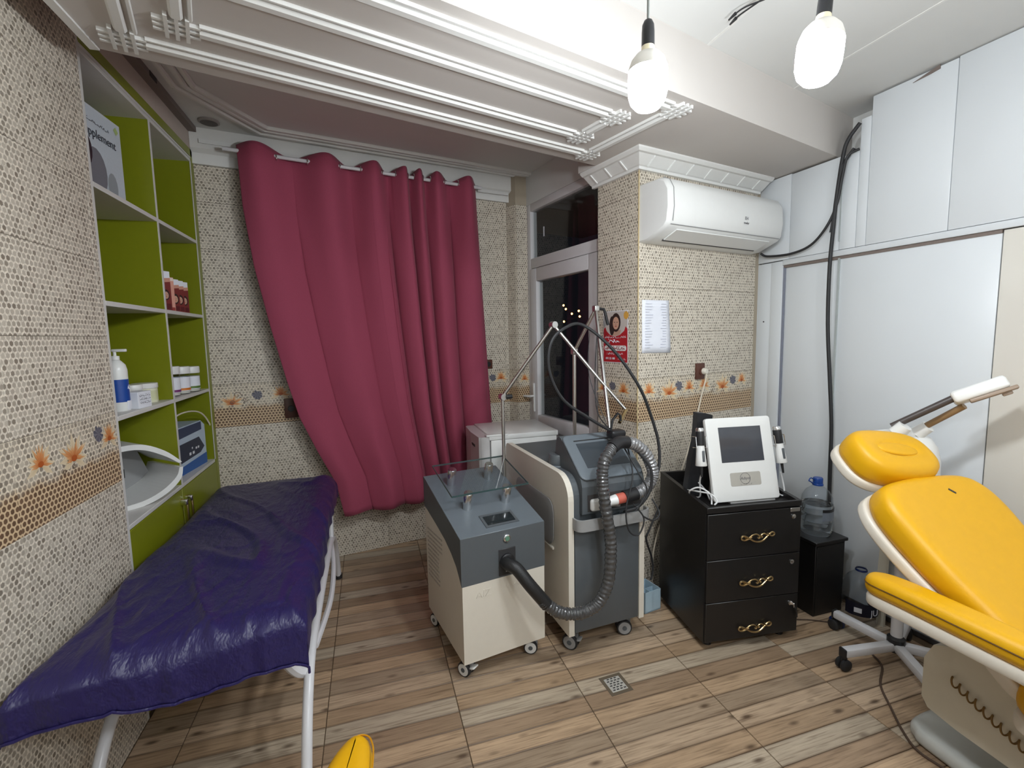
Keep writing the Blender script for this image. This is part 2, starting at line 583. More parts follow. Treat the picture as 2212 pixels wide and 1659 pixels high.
# ---- floor with wood-print planks
floor = struct('floor', MB().box((-1.35, -1.3, -0.06), (2.75, 3.9, -0.004)), mat('floor_joint', srgb(104, 86, 66), 0.8), 'brown wood print tile floor', 'floor')
PW, PH = 0.503, 0.0836
plank_cache = {}
rnd0 = random.Random(11)
xs = [-0.9] + [-0.226 + PW * k for k in range(-1, 6)]
xs = [x for x in xs if x < 2.4] + [2.42]
PLANK_TONES = [srgb(218, 190, 160), srgb(190, 166, 140), srgb(216, 184, 150), srgb(182, 154, 126), srgb(212, 194, 170), srgb(198, 168, 136)]
for j in range(-8, 28):
    y0 = 1.3885 + PH * j
    for i in range(len(xs) - 1):
        x0, x1 = xs[i], xs[i + 1]
        cxm = (x0 + x1) / 2
        yb = 3.36 + 0.18 * cxm          # the slanted rear wall
        if y0 > yb or (cxm > 1.6 and y0 > 2.55) : continue
        key = round(x1 - x0, 3)
        if key not in plank_cache:
            hw = key / 2 - 0.0017; hh = PH / 2 - 0.0006
            mb = MB()
            b_ = 0.0012
            mb.add([(-hw, -hh, -0.006), (hw, -hh, -0.006), (hw, hh, -0.006), (-hw, hh, -0.006),
                    (-hw, -hh, -b_), (hw, -hh, -b_), (hw, hh, -b_), (-hw, hh, -b_),
                    (-hw + b_, -hh + b_, 0), (hw - b_, -hh + b_, 0), (hw - b_, hh - b_, 0), (-hw + b_, hh - b_, 0)],
                   [(8, 9, 10, 11)] + [(a, (a + 1) % 4, (a + 1) % 4 + 4, a + 4) for a in range(4)] + [(a + 4, (a + 1) % 4 + 4, (a + 1) % 4 + 8, a + 8) for a in range(4)])
            o = mb.build('plank', M_wood, floor)
            plank_cache[key] = o.data
        else:
            o = link('plank', plank_cache[key], floor)
        o.location = (cxm, y0 + PH / 2, 0)
        tone = PLANK_TONES[(j + i // 3) % 6]
        f_ = rnd0.uniform(0.76, 0.92)
        o.color = (tone[0] * f_, tone[1] * f_, tone[2] * f_, 1)

# ---- wall tiles
TT = 0.008
tile_cache = {}
def tile_obj(w_, h_, band, parent, M):
    key = (round(w_, 3), round(h_, 3), band)
    if key not in tile_cache:
        g = 0.0005; b = 0.0008
        mb = MB()
        x0, x1, y0, y1 = g, w_ - g, g, h_ - g
        mb.add([(x0, y0, -0.002), (x1, y0, -0.002), (x1, y1, -0.002), (x0, y1, -0.002),
                (x0, y0, TT - b), (x1, y0, TT - b), (x1, y1, TT - b), (x0, y1, TT - b),
                (x0 + b, y0 + b, TT), (x1 - b, y0 + b, TT), (x1 - b, y1 - b, TT), (x0 + b, y1 - b, TT)],
               [(8, 9, 10, 11)] + [(a, (a + 1) % 4, (a + 1) % 4 + 4, a + 4) for a in range(4)] + [(a + 4, (a + 1) % 4 + 4, (a + 1) % 4 + 8, a + 8) for a in range(4)])
        o = mb.build('tile', M_band if band else M_hex, parent, M)
        uvl = o.data.uv_layers.new(name='UVMap')
        for lp in o.data.loops:
            co = o.data.vertices[lp.vertex_index].co
            uvl.data[lp.index].uv = (co.x, co.y)
        tile_cache[key] = o.data
        return o
    return link('tile', tile_cache[key], parent, M)

OR1, OR2, OR3 = srgb(176, 84, 24), srgb(214, 130, 60), srgb(232, 186, 132)
CR1, CR2 = srgb(206, 180, 140), srgb(226, 208, 176)
def flower_polys(rnd, size=0.06):
    P = []
    for k in range(9):                      # pale outer petals
        a = R(-40 + 260 * (k + rnd.random() * 0.6) / 9); l = size * rnd.uniform(0.8, 1.15); wd = size * 0.16
        tip = (l * math.cos(a), l * math.sin(a)); n = (-math.sin(a), math.cos(a))
        mid = (tip[0] * 0.55, tip[1] * 0.55)
        P.append(([(0, 0), (mid[0] - n[0] * wd, mid[1] - n[1] * wd), tip, (mid[0] + n[0] * wd, mid[1] + n[1] * wd)], [CR1, CR2, CR2, CR2]))
    for k in range(13):                     # orange spiky petals
        a = R(-15 + 210 * (k + rnd.random() * 0.7) / 13); l = size * rnd.uniform(0.55, 1.0); wd = size * 0.075
        tip = (l * math.cos(a), l * math.sin(a)); n = (-math.sin(a), math.cos(a))
        mid = (tip[0] * 0.5, tip[1] * 0.5)
        P.append(([(0, 0), (mid[0] - n[0] * wd, mid[1] - n[1] * wd), tip, (mid[0] + n[0] * wd, mid[1] + n[1] * wd)], [OR1, OR2, OR3, OR2]))
    P.append((ell(0, 0.002, size * 0.2, size * 0.14, 10), OR1))
    return P
def thistle_polys(rnd, size=0.03):
    P = []
    for k in range(16):
        a = 2 * PI * k / 16; l = size * rnd.uniform(0.7, 1)
        c = srgb(84, 84, 96) if k % 2 else srgb(120, 118, 126)
        P.append(([(0, 0), (l * math.cos(a - .2), l * math.sin(a - .2)), (l * 1.1 * math.cos(a), l * 1.1 * math.sin(a)), (l * math.cos(a + .2), l * math.sin(a + .2))], c))
    return P
def scroll_polys(size=0.04):
    P = []; c = srgb(112, 92, 74)
    for dx, dy, s0, dr in ((0, 0, 1, 1), (0.03, -0.02, 0.7, -1), (-0.02, -0.03, 0.6, 1)):
        pts = []
        for k in range(15):
            a = k * 0.55 * dr; r_ = size * 0.4 * s0 * (1 - k / 16)
            pts.append((dx + r_ * math.cos(a), dy + r_ * math.sin(a)))
        for k in range(len(pts) - 1):
            p, q = Vector(pts[k]), Vector(pts[k + 1])
            n = Vector((-(q - p).y, (q - p).x)).normalized() * size * 0.035
            P.append(([tuple(p - n), tuple(q - n), tuple(q + n), tuple(p + n)], c))
    return P
fl_cache = []
rnd = random.Random(3)
def motif(kind, parent, x, y, s=1.0):
    key = kind
    for k, me in fl_cache:
        if k == key: break
    else:
        polys = {'a': lambda: flower_polys(rnd, 0.062), 'b': lambda: flower_polys(rnd, 0.074), 't': lambda: thistle_polys(rnd), 's': lambda: scroll_polys()}[kind]()
        o = flat_print('printed_flower', polys, parent, Matrix.Translation((x, y, TT)), dz=0.00006)
        me = o.data; fl_cache.append((key, me)); o.scale = (s, s, 1)
        return
    o = link('printed_flower', me, parent, Matrix.Translation((x, y, TT)))
    o.scale = (s, s, 1)

def tiled(parent, M, s0, s1, rows, joint=0.0, tw=0.5, flowers=(), scale=1.0):
    """rows: list of (z0,z1,band); joints at joint + k*tw"""
    k0 = math.floor((s0 - joint) / tw)
    cuts = [s0]
    k = k0 + 1
    while joint + k * tw < s1 - 1e-4:
        if joint + k * tw > s0 + 0.004: cuts.append(joint + k * tw)
        k += 1
    cuts.append(s1)
    for z0, z1, band in rows:
        for a, b in zip(cuts[:-1], cuts[1:]):
            t_ = tile_obj(b - a, z1 - z0, band, parent, M @ Matrix.Translation((a, z0, 0)))
            if band:
                for kind, s_, dz, sc in flowers:
                    if a <= s_ < b:
                        xx = min(max(s_ - a, 0.03), b - a - 0.03) if b - a > 0.06 else (b - a) / 2
                        motif(kind, t_, xx, dz, sc)

ROWS_L = [(0.0, 0.24, 0), (0.24, 0.485, 0), (0.485, 0.73, 0), (0.73, 0.975, 0), (0.975, 1.235, 1), (1.235, 1.508, 0), (1.508, 1.775, 0), (1.775, 2.04, 0), (2.04, 2.31, 0), (2.31, 2.552, 0)]
# wall left
wl = struct('wall_left', MB().box((-1.05, -1.25, 0), (-0.9 - TT, 2.06, ZR)), M_grout, 'beige hexagon tiled wall with an orange flower band left of the green cabinet', 'wall')
ML = frame_M((-0.9 - TT, 0, 0), (0, 1, 0), (0, 0, 1))
fl = []
for k in range(8):
    s_ = 2.0 - 0.185 * k - (0.03 if k % 2 else 0)
    fl.append(('b' if k % 3 == 1 else 'a', s_ , 0.15 if k % 2 else 0.17, 1.0))
fl += [('t', 1.935, 0.2, 1), ('s', 1.75, 0.15, 1), ('t', 1.44, 0.2, 1), ('s', 1.30, 0.14, 1)]
tiled(wl, ML, -1.2, 2.06, ROWS_L, 1.53, 0.5, fl)

# wall back (behind the curtain), turned 10.3 degrees
P0 = Vector((-0.257, 3.306, 0)); A0 = R(10.3)
D0 = Vector((math.cos(A0), math.sin(A0), 0)); N0 = Vector((D0.y, -D0.x, 0))
def bw(s, off=0.0, z=0.0):
    p = P0 + D0 * s + N0 * off
    return Vector((p.x, p.y, z))
MBk = Matrix.Translation(P0) @ Matrix.Rotation(A0, 4, 'Z')
wb = struct('wall_back', MB().box((-0.98, TT, 0), (1.43, 0.12, ZR), MBk), M_white, 'beige hexagon tiled rear wall behind the red curtain', 'wall')
MBt = frame_M(P0 + N0 * -TT, D0, (0, 0, 1))
ROWS_B = [(0.0, 0.24, 0), (0.24, 0.485, 0), (0.485, 0.73, 0), (0.73, 0.965, 0), (0.965, 1.225, 1), (1.225, 1.49, 0), (1.49, 1.755, 0), (1.755, 2.02, 0), (2.02, 2.285, 0), (2.285, 2.49, 0)]
flb = [('s', -0.53, 0.19, 1.4), ('t', -0.42, 0.185, 1), ('a', -0.29, 0.18, 1), ('b', -0.56, 0.14, 0.9), ('t', 1.19, 0.2, 1), ('a', 1.26, 0.19, 1)]
tiled(wb, MBt, -0.66, 1.335, ROWS_B, -0.16, 0.5, flb)

# narrow pier between rear wall and balcony door
TH = R(10.8); DD = Vector((math.cos(TH), math.sin(TH), 0)); EE = Vector((-DD.y, DD.x, 0))
def st(s, t, z=0.0): 
    p = DD * s + EE * t
    return Vector((p.x, p.y, z))
q1, q2, q3 = st(1.705, 3.295), st(1.737, 3.2), st(1.832, 3.2)
pier = MB()
pl = [q1, q2, q3, st(1.832, 3.36), st(1.705, 3.36)]
pier.prism([(p.x, p.y) for p in pl], 0, ZR, 'z')
wp = struct('wall_pier', pier, M_grout, 'narrow tiled pier between rear wall and balcony door', 'wall')
def face(parent, a, b, rows, flowers=(), joint=0.0):
    d = (b - a); L = d.length
    n = d.normalized().cross(Vector((0, 0, 1)))
    tiled(parent, frame_M(a - n * 0.0, d, (0, 0, 1)), 0, L, rows, joint, 0.5, flowers)
ROWS_P = ROWS_B[:-1] + [(2.285, 2.46, 0)]
face(wp, q1, q2, ROWS_P)
face(wp, q2, q3, ROWS_P, [('a', 0.05, 0.18, 0.8)])

# pillar carrying the air conditioner
TC_ = R(12.5); CA = Vector((math.cos(TC_), math.sin(TC_), 0)); CB = Vector((-CA.y, CA.x, 0)); C0 = Vector((1.39, 2.23, 0))
def col(a, b, z=0.0):
    p = C0 + CA * a + CB * b
    return Vector((p.x, p.y, z))
pill = MB().prism([(p.x, p.y) for p in (col(TT, TT), col(1.06, TT), col(1.06, 0.33), col(TT, 0.33))], 0, ZR, 'z')
wc = struct('wall_pillar', pill, M_grout, 'beige hexagon tiled pillar wall under the air conditioner', 'wall')
ROWS_C = [(0.0, 0.255, 0), (0.255, 0.50, 0), (0.50, 0.747, 0), (0.747, 0.993, 0), (0.993, 1.235, 1), (1.235, 1.488, 0), (1.488, 1.728, 0), (1.728, 1.97, 0), (1.97, 2.21, 0), (2.21, 2.37, 0)]
flc = [('a', 0.075, 0.165, 1), ('b', 0.235, 0.145, 1.05), ('t', 0.315, 0.185, 1), ('a', 0.40, 0.165, 0.95), ('s', 0.16, 0.15, 1), ('a', 0.53, 0.17, 1), ('b', 0.70, 0.15, 1), ('s', 0.62, 0.16, 1), ('t', 0.80, 0.19, 1), ('a', 0.885, 0.18, 0.9)]
face(wc, col(TT, TT), col(1.0, TT), ROWS_C, flc)
face(wc, col(TT, 0.33), col(TT, 0.0), ROWS_C, [('a', 0.22, 0.165, 1), ('a', 0.05, 0.165, 1), ('t', 0.13, 0.19, 0.9)])
# brass corner strip
MB().tube([col(0, 0, 0), col(0, 0, 2.33)], 0.004, 6).build('corner_strip', mat('beige_edge_strip', srgb(190, 170, 130), 0.5), wc)

# right wall of white panels
WA = R(3.4); W0 = Vector((2.405, 2.44, 0)); WU = Vector((math.sin(WA), -math.cos(WA), 0)); WN = Vector((-math.cos(WA), -math.sin(WA), 0))
MW = frame_M(W0, WU, (0, 0, 1))     # local x runs towards the viewer, y up, z into the room
wr = struct('wall_right', MB().box((-0.15, 0, -0.30), (3.8, ZC, -0.17), MW), M_white, 'white panelled partition wall behind the yellow chair', 'wall')
def wpanel(x0, x1, z0, z1, dep, material=M_panel, name='panel', back=-0.024):
    return MB().rbox((x0, z0, back), (x1, z1, dep), 0.003, 2, MW).build(name, material, wr)
up = [-0.05, 0.19, 0.49, 0.97, 1.47, 1.97, 2.5, 3.1, 3.75]
wpanel(up[0], up[1], 1.905, 2.395, -0.003); wpanel(up[1] + .002, up[2], 1.905, 2.39, -0.003)
wpanel(up[2] + .002, 0.575, 1.905, 2.385, 0.0); wpanel(0.577, 0.625, 1.905, 2.535, 0.0)
wpanel(0.627, up[3], 1.905, 2.622, 0.0)
for a, b in zip(up[3:-1], up[4:]): wpanel(a + .002, b, 1.905, 2.626, 0.0)
wpanel(-0.06, 0.075, 0.0, 1.90, -0.004, name='stile'); wpanel(0.077, 0.155, 0.0, 1.90, 0.0, name='stile')
wpanel(0.157, 3.75, 1.872, 1.903, 0.004, name='header_rail')
wpanel(0.165, 0.485, 0.02, 1.862, -0.016); wpanel(0.489, 1.155, 0.02, 1.862, -0.010)
wpanel(1.16, 1.9, 0.02, 1.868, -0.004, M_gloss); wpanel(1.905, 3.75, 0.02, 1.868, -0.01)
MB().box((0.157, 1.857, -0.0155), (1.155, 1.871, -0.006), MW).build('shadow_groove', M_trim_shade, wr)  # dark strip whose colour stands in for the shade below the header rail
MB().box((0.156, 0.02, -0.0155), (0.166, 1.86, -0.006), MW).build('shadow_groove', mat('grey_groove', srgb(128, 132, 146), 0.6), wr)
MB().box((0.488, 0.02, -0.010), (0.499, 1.862, -0.003), MW).build('joint_strip', mat('grey_strip', srgb(170, 176, 176), 0.5), wr)
MB().box((0.49, 1.95, -0.001), (0.497, 2.36, 0.004), MW).build('joint_strip', mat('grey_strip', srgb(170, 176, 176), 0.5), wr)
MB().box((0.495, 0.0, -0.02), (3.75, 0.022, -0.003), MW).build('plinth_gap', M_gap, wr)
MB().prism([(0.80, 2.60), (0.905, 2.628), (0.905, 2.61), (0.87, 2.605)], 0.0, 0.004, 'z', M=MW).build('chipped_edge', M_trim_shade, wr)
MB().lathe([(0.0045, 0), (0.0045, 0.003)], 8, MW @ Matrix.Translation((0.03, 1.54, -0.004))).build('screw_head', M_gap, wr)

# walls behind the viewer (close the room so the lamps' light bounces as it does there)
struct('wall_front', MB().box((-1.1, -1.35, 0), (2.9, -1.2, ZC)), M_white, 'plain white wall behind the viewer', 'wall')

# ---- ceiling, dropped soffit, mouldings
ceil = struct('ceiling', MB().box((-2.6, -2.8, ZC), (4.0, 1.7, ZC + 0.12), Matrix.Rotation(R(15.5), 4, 'Z')).box((-2.0, 1.7, ZR), (4.0, 4.6, ZC + 0.12), Matrix.Rotation(R(15.5), 4, 'Z')), M_white, 'white plaster ceiling with a dropped moulded soffit', 'ceiling')
for i, yy in enumerate((0.95, 0.45, -0.1)):
    MB().box((-0.9, yy, ZC - 0.0025), (2.6, yy + 0.012, ZC + 0.001)).build('ceiling_seam', M_mould, ceil)
for i, xx in enumerate((0.62, 1.36, 2.0)):
    MB().box((xx, -1.2, ZC - 0.0025), (xx + 0.012, 1.45 + 0.27 * xx, ZC + 0.001)).build('ceiling_seam', M_mould, ceil)
SA = R(15.5); SD = Vector((math.cos(SA), math.sin(SA), 0)); SE = Vector((-SD.y, SD.x, 0))
MS = Matrix.Rotation(SA, 4, 'Z')
sof = MB().prism([(-0.435, 1.265), (3.05, 1.265), (3.05, 2.15), (1.842, 2.15), (1.842, 2.005), (-0.229, 2.005)], ZS, ZR + 0.01, 'z', M=MS)
sof = sof.build('soffit', mat('soffit_plaster', srgb(198, 192, 187), 0.6, var=0.03, vscale=4), ceil)
def mould(s0, t0, s1, t1, w_, h_, z=ZS, name='moulding', parent=None, M=MS, material=M_mould):
    a = Vector((s0, t0, 0)); b = Vector((s1, t1, 0)); L = (b - a).length
    ang = math.atan2(t1 - t0, s1 - s0)
    mm = M @ Matrix.Translation((s0, t0, z)) @ Matrix.Rotation(ang, 4, 'Z')
    poly = [(-w_ / 2, 0.002), (-w_ / 2, -h_ * 0.4), (-w_ * 0.3, -h_), (w_ * 0.3, -h_), (w_ / 2, -h_ * 0.4), (w_ / 2, 0.002)]
    return MB().prism(poly, 0, L, 'x', M=mm).build(name, material, parent)
def run(s0, t0, s1, t1, side):
    """wide bead plus a thin bead next to it"""
    mould(s0, t0, s1, t1, 0.034, 0.014, parent=sof)
    d = Vector((s1 - s0, t1 - t0)).normalized(); n = Vector((-d.y, d.x)) * side * 0.034
    mould(s0 + n.x, t0 + n.y, s1 + n.x, t1 + n.y, 0.012, 0.010, parent=sof)
g = 0.055
run(-0.16 + g, 1.90, 1.69 - g, 1.90, -1); run(-0.02 + g, 1.752, 1.515 - g, 1.752, -1)
run(-0.02 + g, 1.525, 1.515 - g, 1.525, -1); run(-0.16 + g, 1.352, 1.69 - g, 1.352, -1)
run(1.69, 1.352 + g, 1.69, 1.90 - g, 1); run(1.515, 1.525 + g, 1.515, 1.752 - g, 1)
run(-0.16, 1.352 + g, -0.16, 1.90 - g, -1); run(-0.02, 1.525 + g, -0.02, 1.752 - g, -1)
for s_, t_ in ((-0.16, 1.90), (-0.02, 1.752), (1.69, 1.90), (1.515, 1.752), (1.69, 1.352), (1.515, 1.525), (-0.02, 1.525), (-0.16, 1.352)):
    mb = MB()
    for k in (-1, 0, 1):
        mb.box((s_ - 0.058, t_ + k * 0.026 - 0.005, ZS - 0.011), (s_ + 0.058, t_ + k * 0.026 + 0.005, ZS + 0.001), MS)
        mb.box((s_ + k * 0.026 - 0.005, t_ - 0.058, ZS - 0.013), (s_ + k * 0.026 + 0.005, t_ + 0.058, ZS + 0.001), MS)
    mb.build('corner_ornament', M_mould, sof)
# back lip of the soffit
# recessed ceiling by the curtain: beads with a cut corner
def bead(p, q, w_=0.028, h_=0.016, material=M_mould):
    return mould(p[0], p[1], q[0], q[1], w_, h_, ZR, 'moulding', ceil, Matrix.Identity(4), material)
for off in (0.0, 0.05, 0.085):
    bead((-0.81 + off, 2.2), (-0.81 + off, 2.68 - off * 0.3)); bead((-0.81 + off, 2.68 - off * 0.3), (-0.54 + off * 0.6, 3.14 - off)); bead((-0.54 + off * 0.6, 3.14 - off), (1.25, 3.51 - off * 1.0))
# cornice above the rear wall
MB().prism([(0.0, 2.49), (-0.02, 2.49), (-0.02, 2.55), (-0.045, 2.57), (-0.045, ZR), (0.0, ZR)], -0.66, 1.36, 'x', M=MBk).build('cornice', M_mould, wb)
# strip trim under the ceiling along the left wall
t1 = tag(MB().box((-0.9, 2.06, 2.652), (-0.862, 3.17, ZR)).build('trim_1', M_trim_shade), 'dark ceiling strip above the green cabinet', 'trim', kind='structure')
MB().box((-0.8625, 2.56, 2.655), (-0.859, 2.63, 2.677)).build('slot', M_gap, t1)
t2 = tag(MB().box((-0.782, 1.10, 2.393), (-0.756, 1.868, 2.425)).build('trim_2', M_mould), 'white ceiling edge strip above the left tiled wall', 'trim', kind='structure')
MB().box((-0.9, -1.2, 2.555), (-0.757, 2.04, 2.60)).build('slot_ceiling', mat('taupe_strip', srgb(140, 126, 118), 0.7), t2)
MB().box((-0.91, 2.06, 2.556), (-0.9, 3.19, ZR)).build('filler_panel', mat('taupe_plaster', srgb(186, 172, 162), 0.7), wl)
spk = thing('ceiling_speaker', 'round flush speaker disc in the ceiling corner above the cabinet', 'speaker', (-0.77, 3.05, ZR))
MB().lathe([(0.052, 0), (0.052, -0.008), (0.044, -0.012), (0.0, -0.012)], 24, cap=False).build('rim', mat('grey_rim', srgb(150, 142, 138), 0.5), spk)
MB().lathe([(0.042, -0.0125), (0.0, -0.014)], 24, cap=False).build('grille', mat('grey_grille', srgb(96, 90, 88), 0.7), spk)

# crown moulding around the pillar
crown = thing('trim_3', 'white stepped crown moulding with brick relief above the pillar', 'trim', kind='structure')
prof = [(0.0, 2.325), (0.018, 2.325), (0.02, 2.338), (0.03, 2.342), (0.078, 2.378), (0.092, 2.380), (0.105, 2.392), (0.105, 2.402), (0.0, 2.402)]
def crown_run(a0, b0, a1, b1, na, nb, mitre0, mitre1, name='crown_run'):
    """profile projected along (na,nb) from line a0..a1"""
    V = []; F = []
    d = Vector((a1 - a0, b1 - b0)).normalized()
    for (aa, bb, mt) in ((a0, b0, mitre0), (a1, b1, mitre1)):
        for p_, z in prof:
            q = col(aa + na * p_ + d.x * mt * p_, bb + nb * p_ + d.y * mt * p_, z)
            V.append(q)
    n = len(prof)
    F = [(i, (i + 1) % n, (i + 1) % n + n, i + n) for i in range(n)] + [list(range(n)), list(range(n, 2 * n))[::-1]]
    return MB().add(V, F).build(name, M_mould, crown)
crown_run(0, 0, 1.0, 0, 0, -1, -1, 0); crown_run(0, 0.36, 0, 0, -1, 0, 0, 1)
def rib(a, b, na, nb):
    d = Vector((nb, na))
    V = []
    for w_ in (-0.004, 0.004):
        for p_, z in ((0.029, 2.3405), (0.079, 2.3775), (0.079, 2.372), (0.031, 2.336)):
            V.append(col(a + na * p_ + abs(nb) * (w_ ), b + nb * p_ + abs(na) * w_, z))
    MB().add(V, [(0, 1, 2, 3), (7, 6, 5, 4), (0, 4, 5, 1), (1, 5, 6, 2), (2, 6, 7, 3), (3, 7, 4, 0)]).build('relief_rib', mat('white_gloss_relief', srgb(236, 236, 234), 0.3), crown)
for k in range(7): rib(0.03 + 0.145 * k, 0, 0, -1)
for k in range(3): rib(0, 0.06 + 0.12 * k, -1, 0)

# ---- balcony door with transom
sD = 1.832
Md = frame_M(st(sD, 3.2), -EE, (0, 0, 1))         # local x towards viewer, y up, z into the room
dr = thing('door_1', 'white framed glass balcony door with dark transom window', 'door', (0, 0, 0), kind='structure')
LW = 0.93
def fr(x0, x1, y0, y1, z0, z1, name, parent, material=M_pvc, r=0.004):
    return MB().rbox((x0, y0, z0), (x1, y1, z1), r, 2, Md).build(name, material, parent)
f = MB()
for a in ((0.0, 0.055, 0.0, 2.46), (LW - 0.055, LW, 0.0, 2.46), (0.055, LW - 0.055, 2.405, 2.46), (0.055, LW - 0.055, 1.985, 2.06)):
    f.rbox((a[0], a[2], -0.06), (a[1], a[3], 0.0), 0.005, 2, Md)
f.build('frame', M_pvc, dr)
MB().box((0.05, 2.055, -0.034), (LW - 0.05, 2.41, -0.026), Md).build('transom_pane', M_pane, dr)
leaf = MB()
for a in ((0.058, 0.148, 0.02, 1.98), (LW - 0.148, LW - 0.058, 0.02, 1.98), (0.148, LW - 0.148, 1.885, 1.98), (0.148, LW - 0.148, 0.78, 0.88), (0.148, LW - 0.148, 0.02, 0.12)):
    leaf.rbox((a[0], a[2], -0.05), (a[1], a[3], 0.012), 0.006, 2, Md)
leaf = leaf.build('door_leaf', M_pvc, dr)
MB().box((0.14, 0.87, -0.024), (LW - 0.14, 1.89, -0.016), Md).build('pane', M_pane, leaf)
MB().box((0.14, 0.11, -0.03), (LW - 0.14, 0.79, -0.01), Md).build('lower_panel', M_pvc, leaf)
h = MB().rbox((0.088, 0.90, 0.012), (0.112, 1.12, 0.024), 0.005, 2, Md)
h.tube([Md @ Vector(p) for p in ((0.1, 1.02, 0.02), (0.1, 1.02, 0.05), (0.085, 1.02, 0.058), (0.02, 1.015, 0.058))], 0.009, 8)
h.build('handle', M_wpl, leaf)
MB().rbox((0.2, 2.20, -0.026), (0.214, 2.27, -0.0245), 0.0005, 1, Md).build('sticker', M_paper, dr)
MB().box((-0.02, 2.46, -0.06), (LW + 0.1, ZR, 0.0), Md).build('head_panel', M_white, dr)
# dark yard outside the door
yard = MB().box((-2.4, -0.02, -2.4), (1.4, 0.0, -0.07), Md).box((-2.4, 0, -2.45), (1.8, 2.8, -2.4), Md)
tag(yard.build('terrace', M_night), 'dark terrace outside the balcony door at night', 'terrace', kind='structure')
sl = thing('string_lights', 'small warm string lights glowing outside behind the door pane', 'string lights')
lp = [(-0.989, 1.794, -1.0), (-0.947, 1.753, -1.0), (-0.838, 1.699, -1.0), (-0.717, 1.721, -1.0), (-0.702, 1.665, -1.0), (-0.983, 1.624, -1.0)]
MB().tube([Md @ Vector(p) for p in spline([(-1.3, 1.86, -1.0), *[(p[0], p[1], p[2]) for p in lp[:5]], (-0.983, 1.624, -1.0)], 4)], 0.002, 5).build('wire', M_rubber, sl)
for p in lp[:6]:
    MB().lathe([(0.002, -0.011), (0.009, -0.006), (0.011, 0), (0.009, 0.006), (0.002, 0.011)], 10, Matrix.Translation(Md @ Vector(p))).build('lamp', M_warm, sl)

# ================================================================ LAMPS
def pendant(x, y, zc, label, tilt=0):
    t = thing('pendant_bulb', label, 'lamp', (x, y, ZC), group='bare bulbs hanging on cords')
    dz = zc - ZC
    MB().tube([(0, 0, 0), (0, 0, dz + 0.145)], 0.0035, 8).build('cord', mat('grey_cord', srgb(128, 132, 128), 0.6), t)
    MB().lathe([(0.012, 0), (0.014, -0.006), (0.03, -0.012), (0.03, -0.018), (0, -0.018)], 16, cap=False).build('ceiling_rose', M_wpl, t)
    Mt = Matrix.Translation((0, 0, dz)) @ Matrix.Rotation(R(tilt), 4, 'Y')
    MB().lathe([(0.004, 0.152), (0.010, 0.148), (0.0145, 0.138), (0.0155, 0.122), (0.016, 0.088)], 20, Mt).build('socket', M_blackp, t)
    MB().lathe([(0.0155, 0.09), (0.017, 0.078), (0.019, 0.072)], 20, Mt).build('collar', mat('cream_collar', srgb(230, 220, 190), 0.4), t)
    b = MB().lathe([(0.017, 0.074), (0.03, 0.068), (0.041, 0.055), (0.047, 0.038), (0.048, 0.030)], 28, Mt, cap=False).build('bulb_body', M_bulbcap, t)
    MB().lathe([(0.048, 0.030), (0.0485, 0.0), (0.0475, -0.025), (0.042, -0.044), (0.030, -0.058), (0.014, -0.065), (0.0, -0.066)], 28, Mt, cap=False).build('bulb_glass', M_bulb, t)
    return t
pendant(0.705, 1.095, 2.105, 'lit bulb hanging in front of the moulded soffit, larger glow')
pendant(1.04, 0.905, 2.118, 'lit bulb hanging nearest the white panelled wall', 6)
pendant(0.70, -0.30, 2.11, 'lit bulb hanging behind the viewer on the left')
pendant(1.25, -0.45, 2.11, 'lit bulb hanging behind the viewer on the right')
# loose wires poking from the ceiling
cwire = thing('ceiling_wires', 'two loose black wire ends sticking out of the ceiling', 'wire', (1.33, 1.37, ZC))
MB().tube(spline([(0.06, -0.1, 0.0), (0.02, -0.02, -0.035), (-0.02, 0.06, -0.03), (-0.03, 0.1, -0.03)], 6), 0.003, 6).tube([(-0.03, 0.1, -0.03), (-0.028, 0.135, -0.03)], [0.006, 0.003], 8).build('wire', M_rubber, cwire)
MB().tube(spline([(0.06, -0.1, 0.0), (0.015, 0.0, -0.025), (-0.008, 0.09, -0.03), (-0.01, 0.12, -0.03)], 6), 0.003, 6).tube([(-0.01, 0.12, -0.03), (-0.005, 0.155, -0.03)], [0.006, 0.003], 8).build('wire', M_rubber, cwire)

# ================================================================ GREEN CABINET
CY0, CY1 = 2.07, 3.185
cab = thing('shelving_cabinet', 'built-in lime green cabinet with open white-edged shelves', 'cabinet', (-0.9, 0, 0))
DEP = 0.34
SH = [0.775, 1.195, 1.62, 2.037]           # shelf undersides ; 18 mm boards
DV = 2.612; RV = 3.125
def cb(x0, x1, y0, y1, z0, z1, name, material, r=0.0015, parent=None):
    return MB().rbox((x0, y0, z0), (x1, y1, z1), r, 1).build(name, material, parent or cab)
cb(-DEP - 0.012, -DEP, CY0, CY1, 0, 2.56, 'back_panel', M_green)
cb(-DEP, 0, CY0 - 0.012, CY0 + 0.006, 0, 2.56, 'side_panel', M_shelf)
cb(-DEP, -0.002, RV, CY1, 0, 2.516, 'side_panel', M_green)
cb(-0.018, 0.001, RV + 0.018, CY1, 0.0, 2.56, 'face_stile', M_green)
cb(-0.0015, 0.0008, RV - 0.001, RV + 0.016, 0.79, 2.49, 'edge_strip', M_shelf)
cb(-DEP, -0.001, DV - 0.009, DV + 0.009, 0.79, 2.488, 'divider', M_green)
cb(-0.002, 0.0005, DV - 0.009, DV + 0.009, 0.79, 2.488, 'edge_strip', M_shelf)
for z in SH:
    cb(-DEP, 0.0, CY0 + 0.006, RV + 0.002, z, z + 0.018, 'shelf', M_shelf)
cb(-DEP, 0.0, CY0, RV + 0.016, 2.484, 2.502, 'top_board', M_shelf)
cb(-DEP, 0.0, CY0, CY1, 2.504, 2.516, 'top_board', M_shelf)
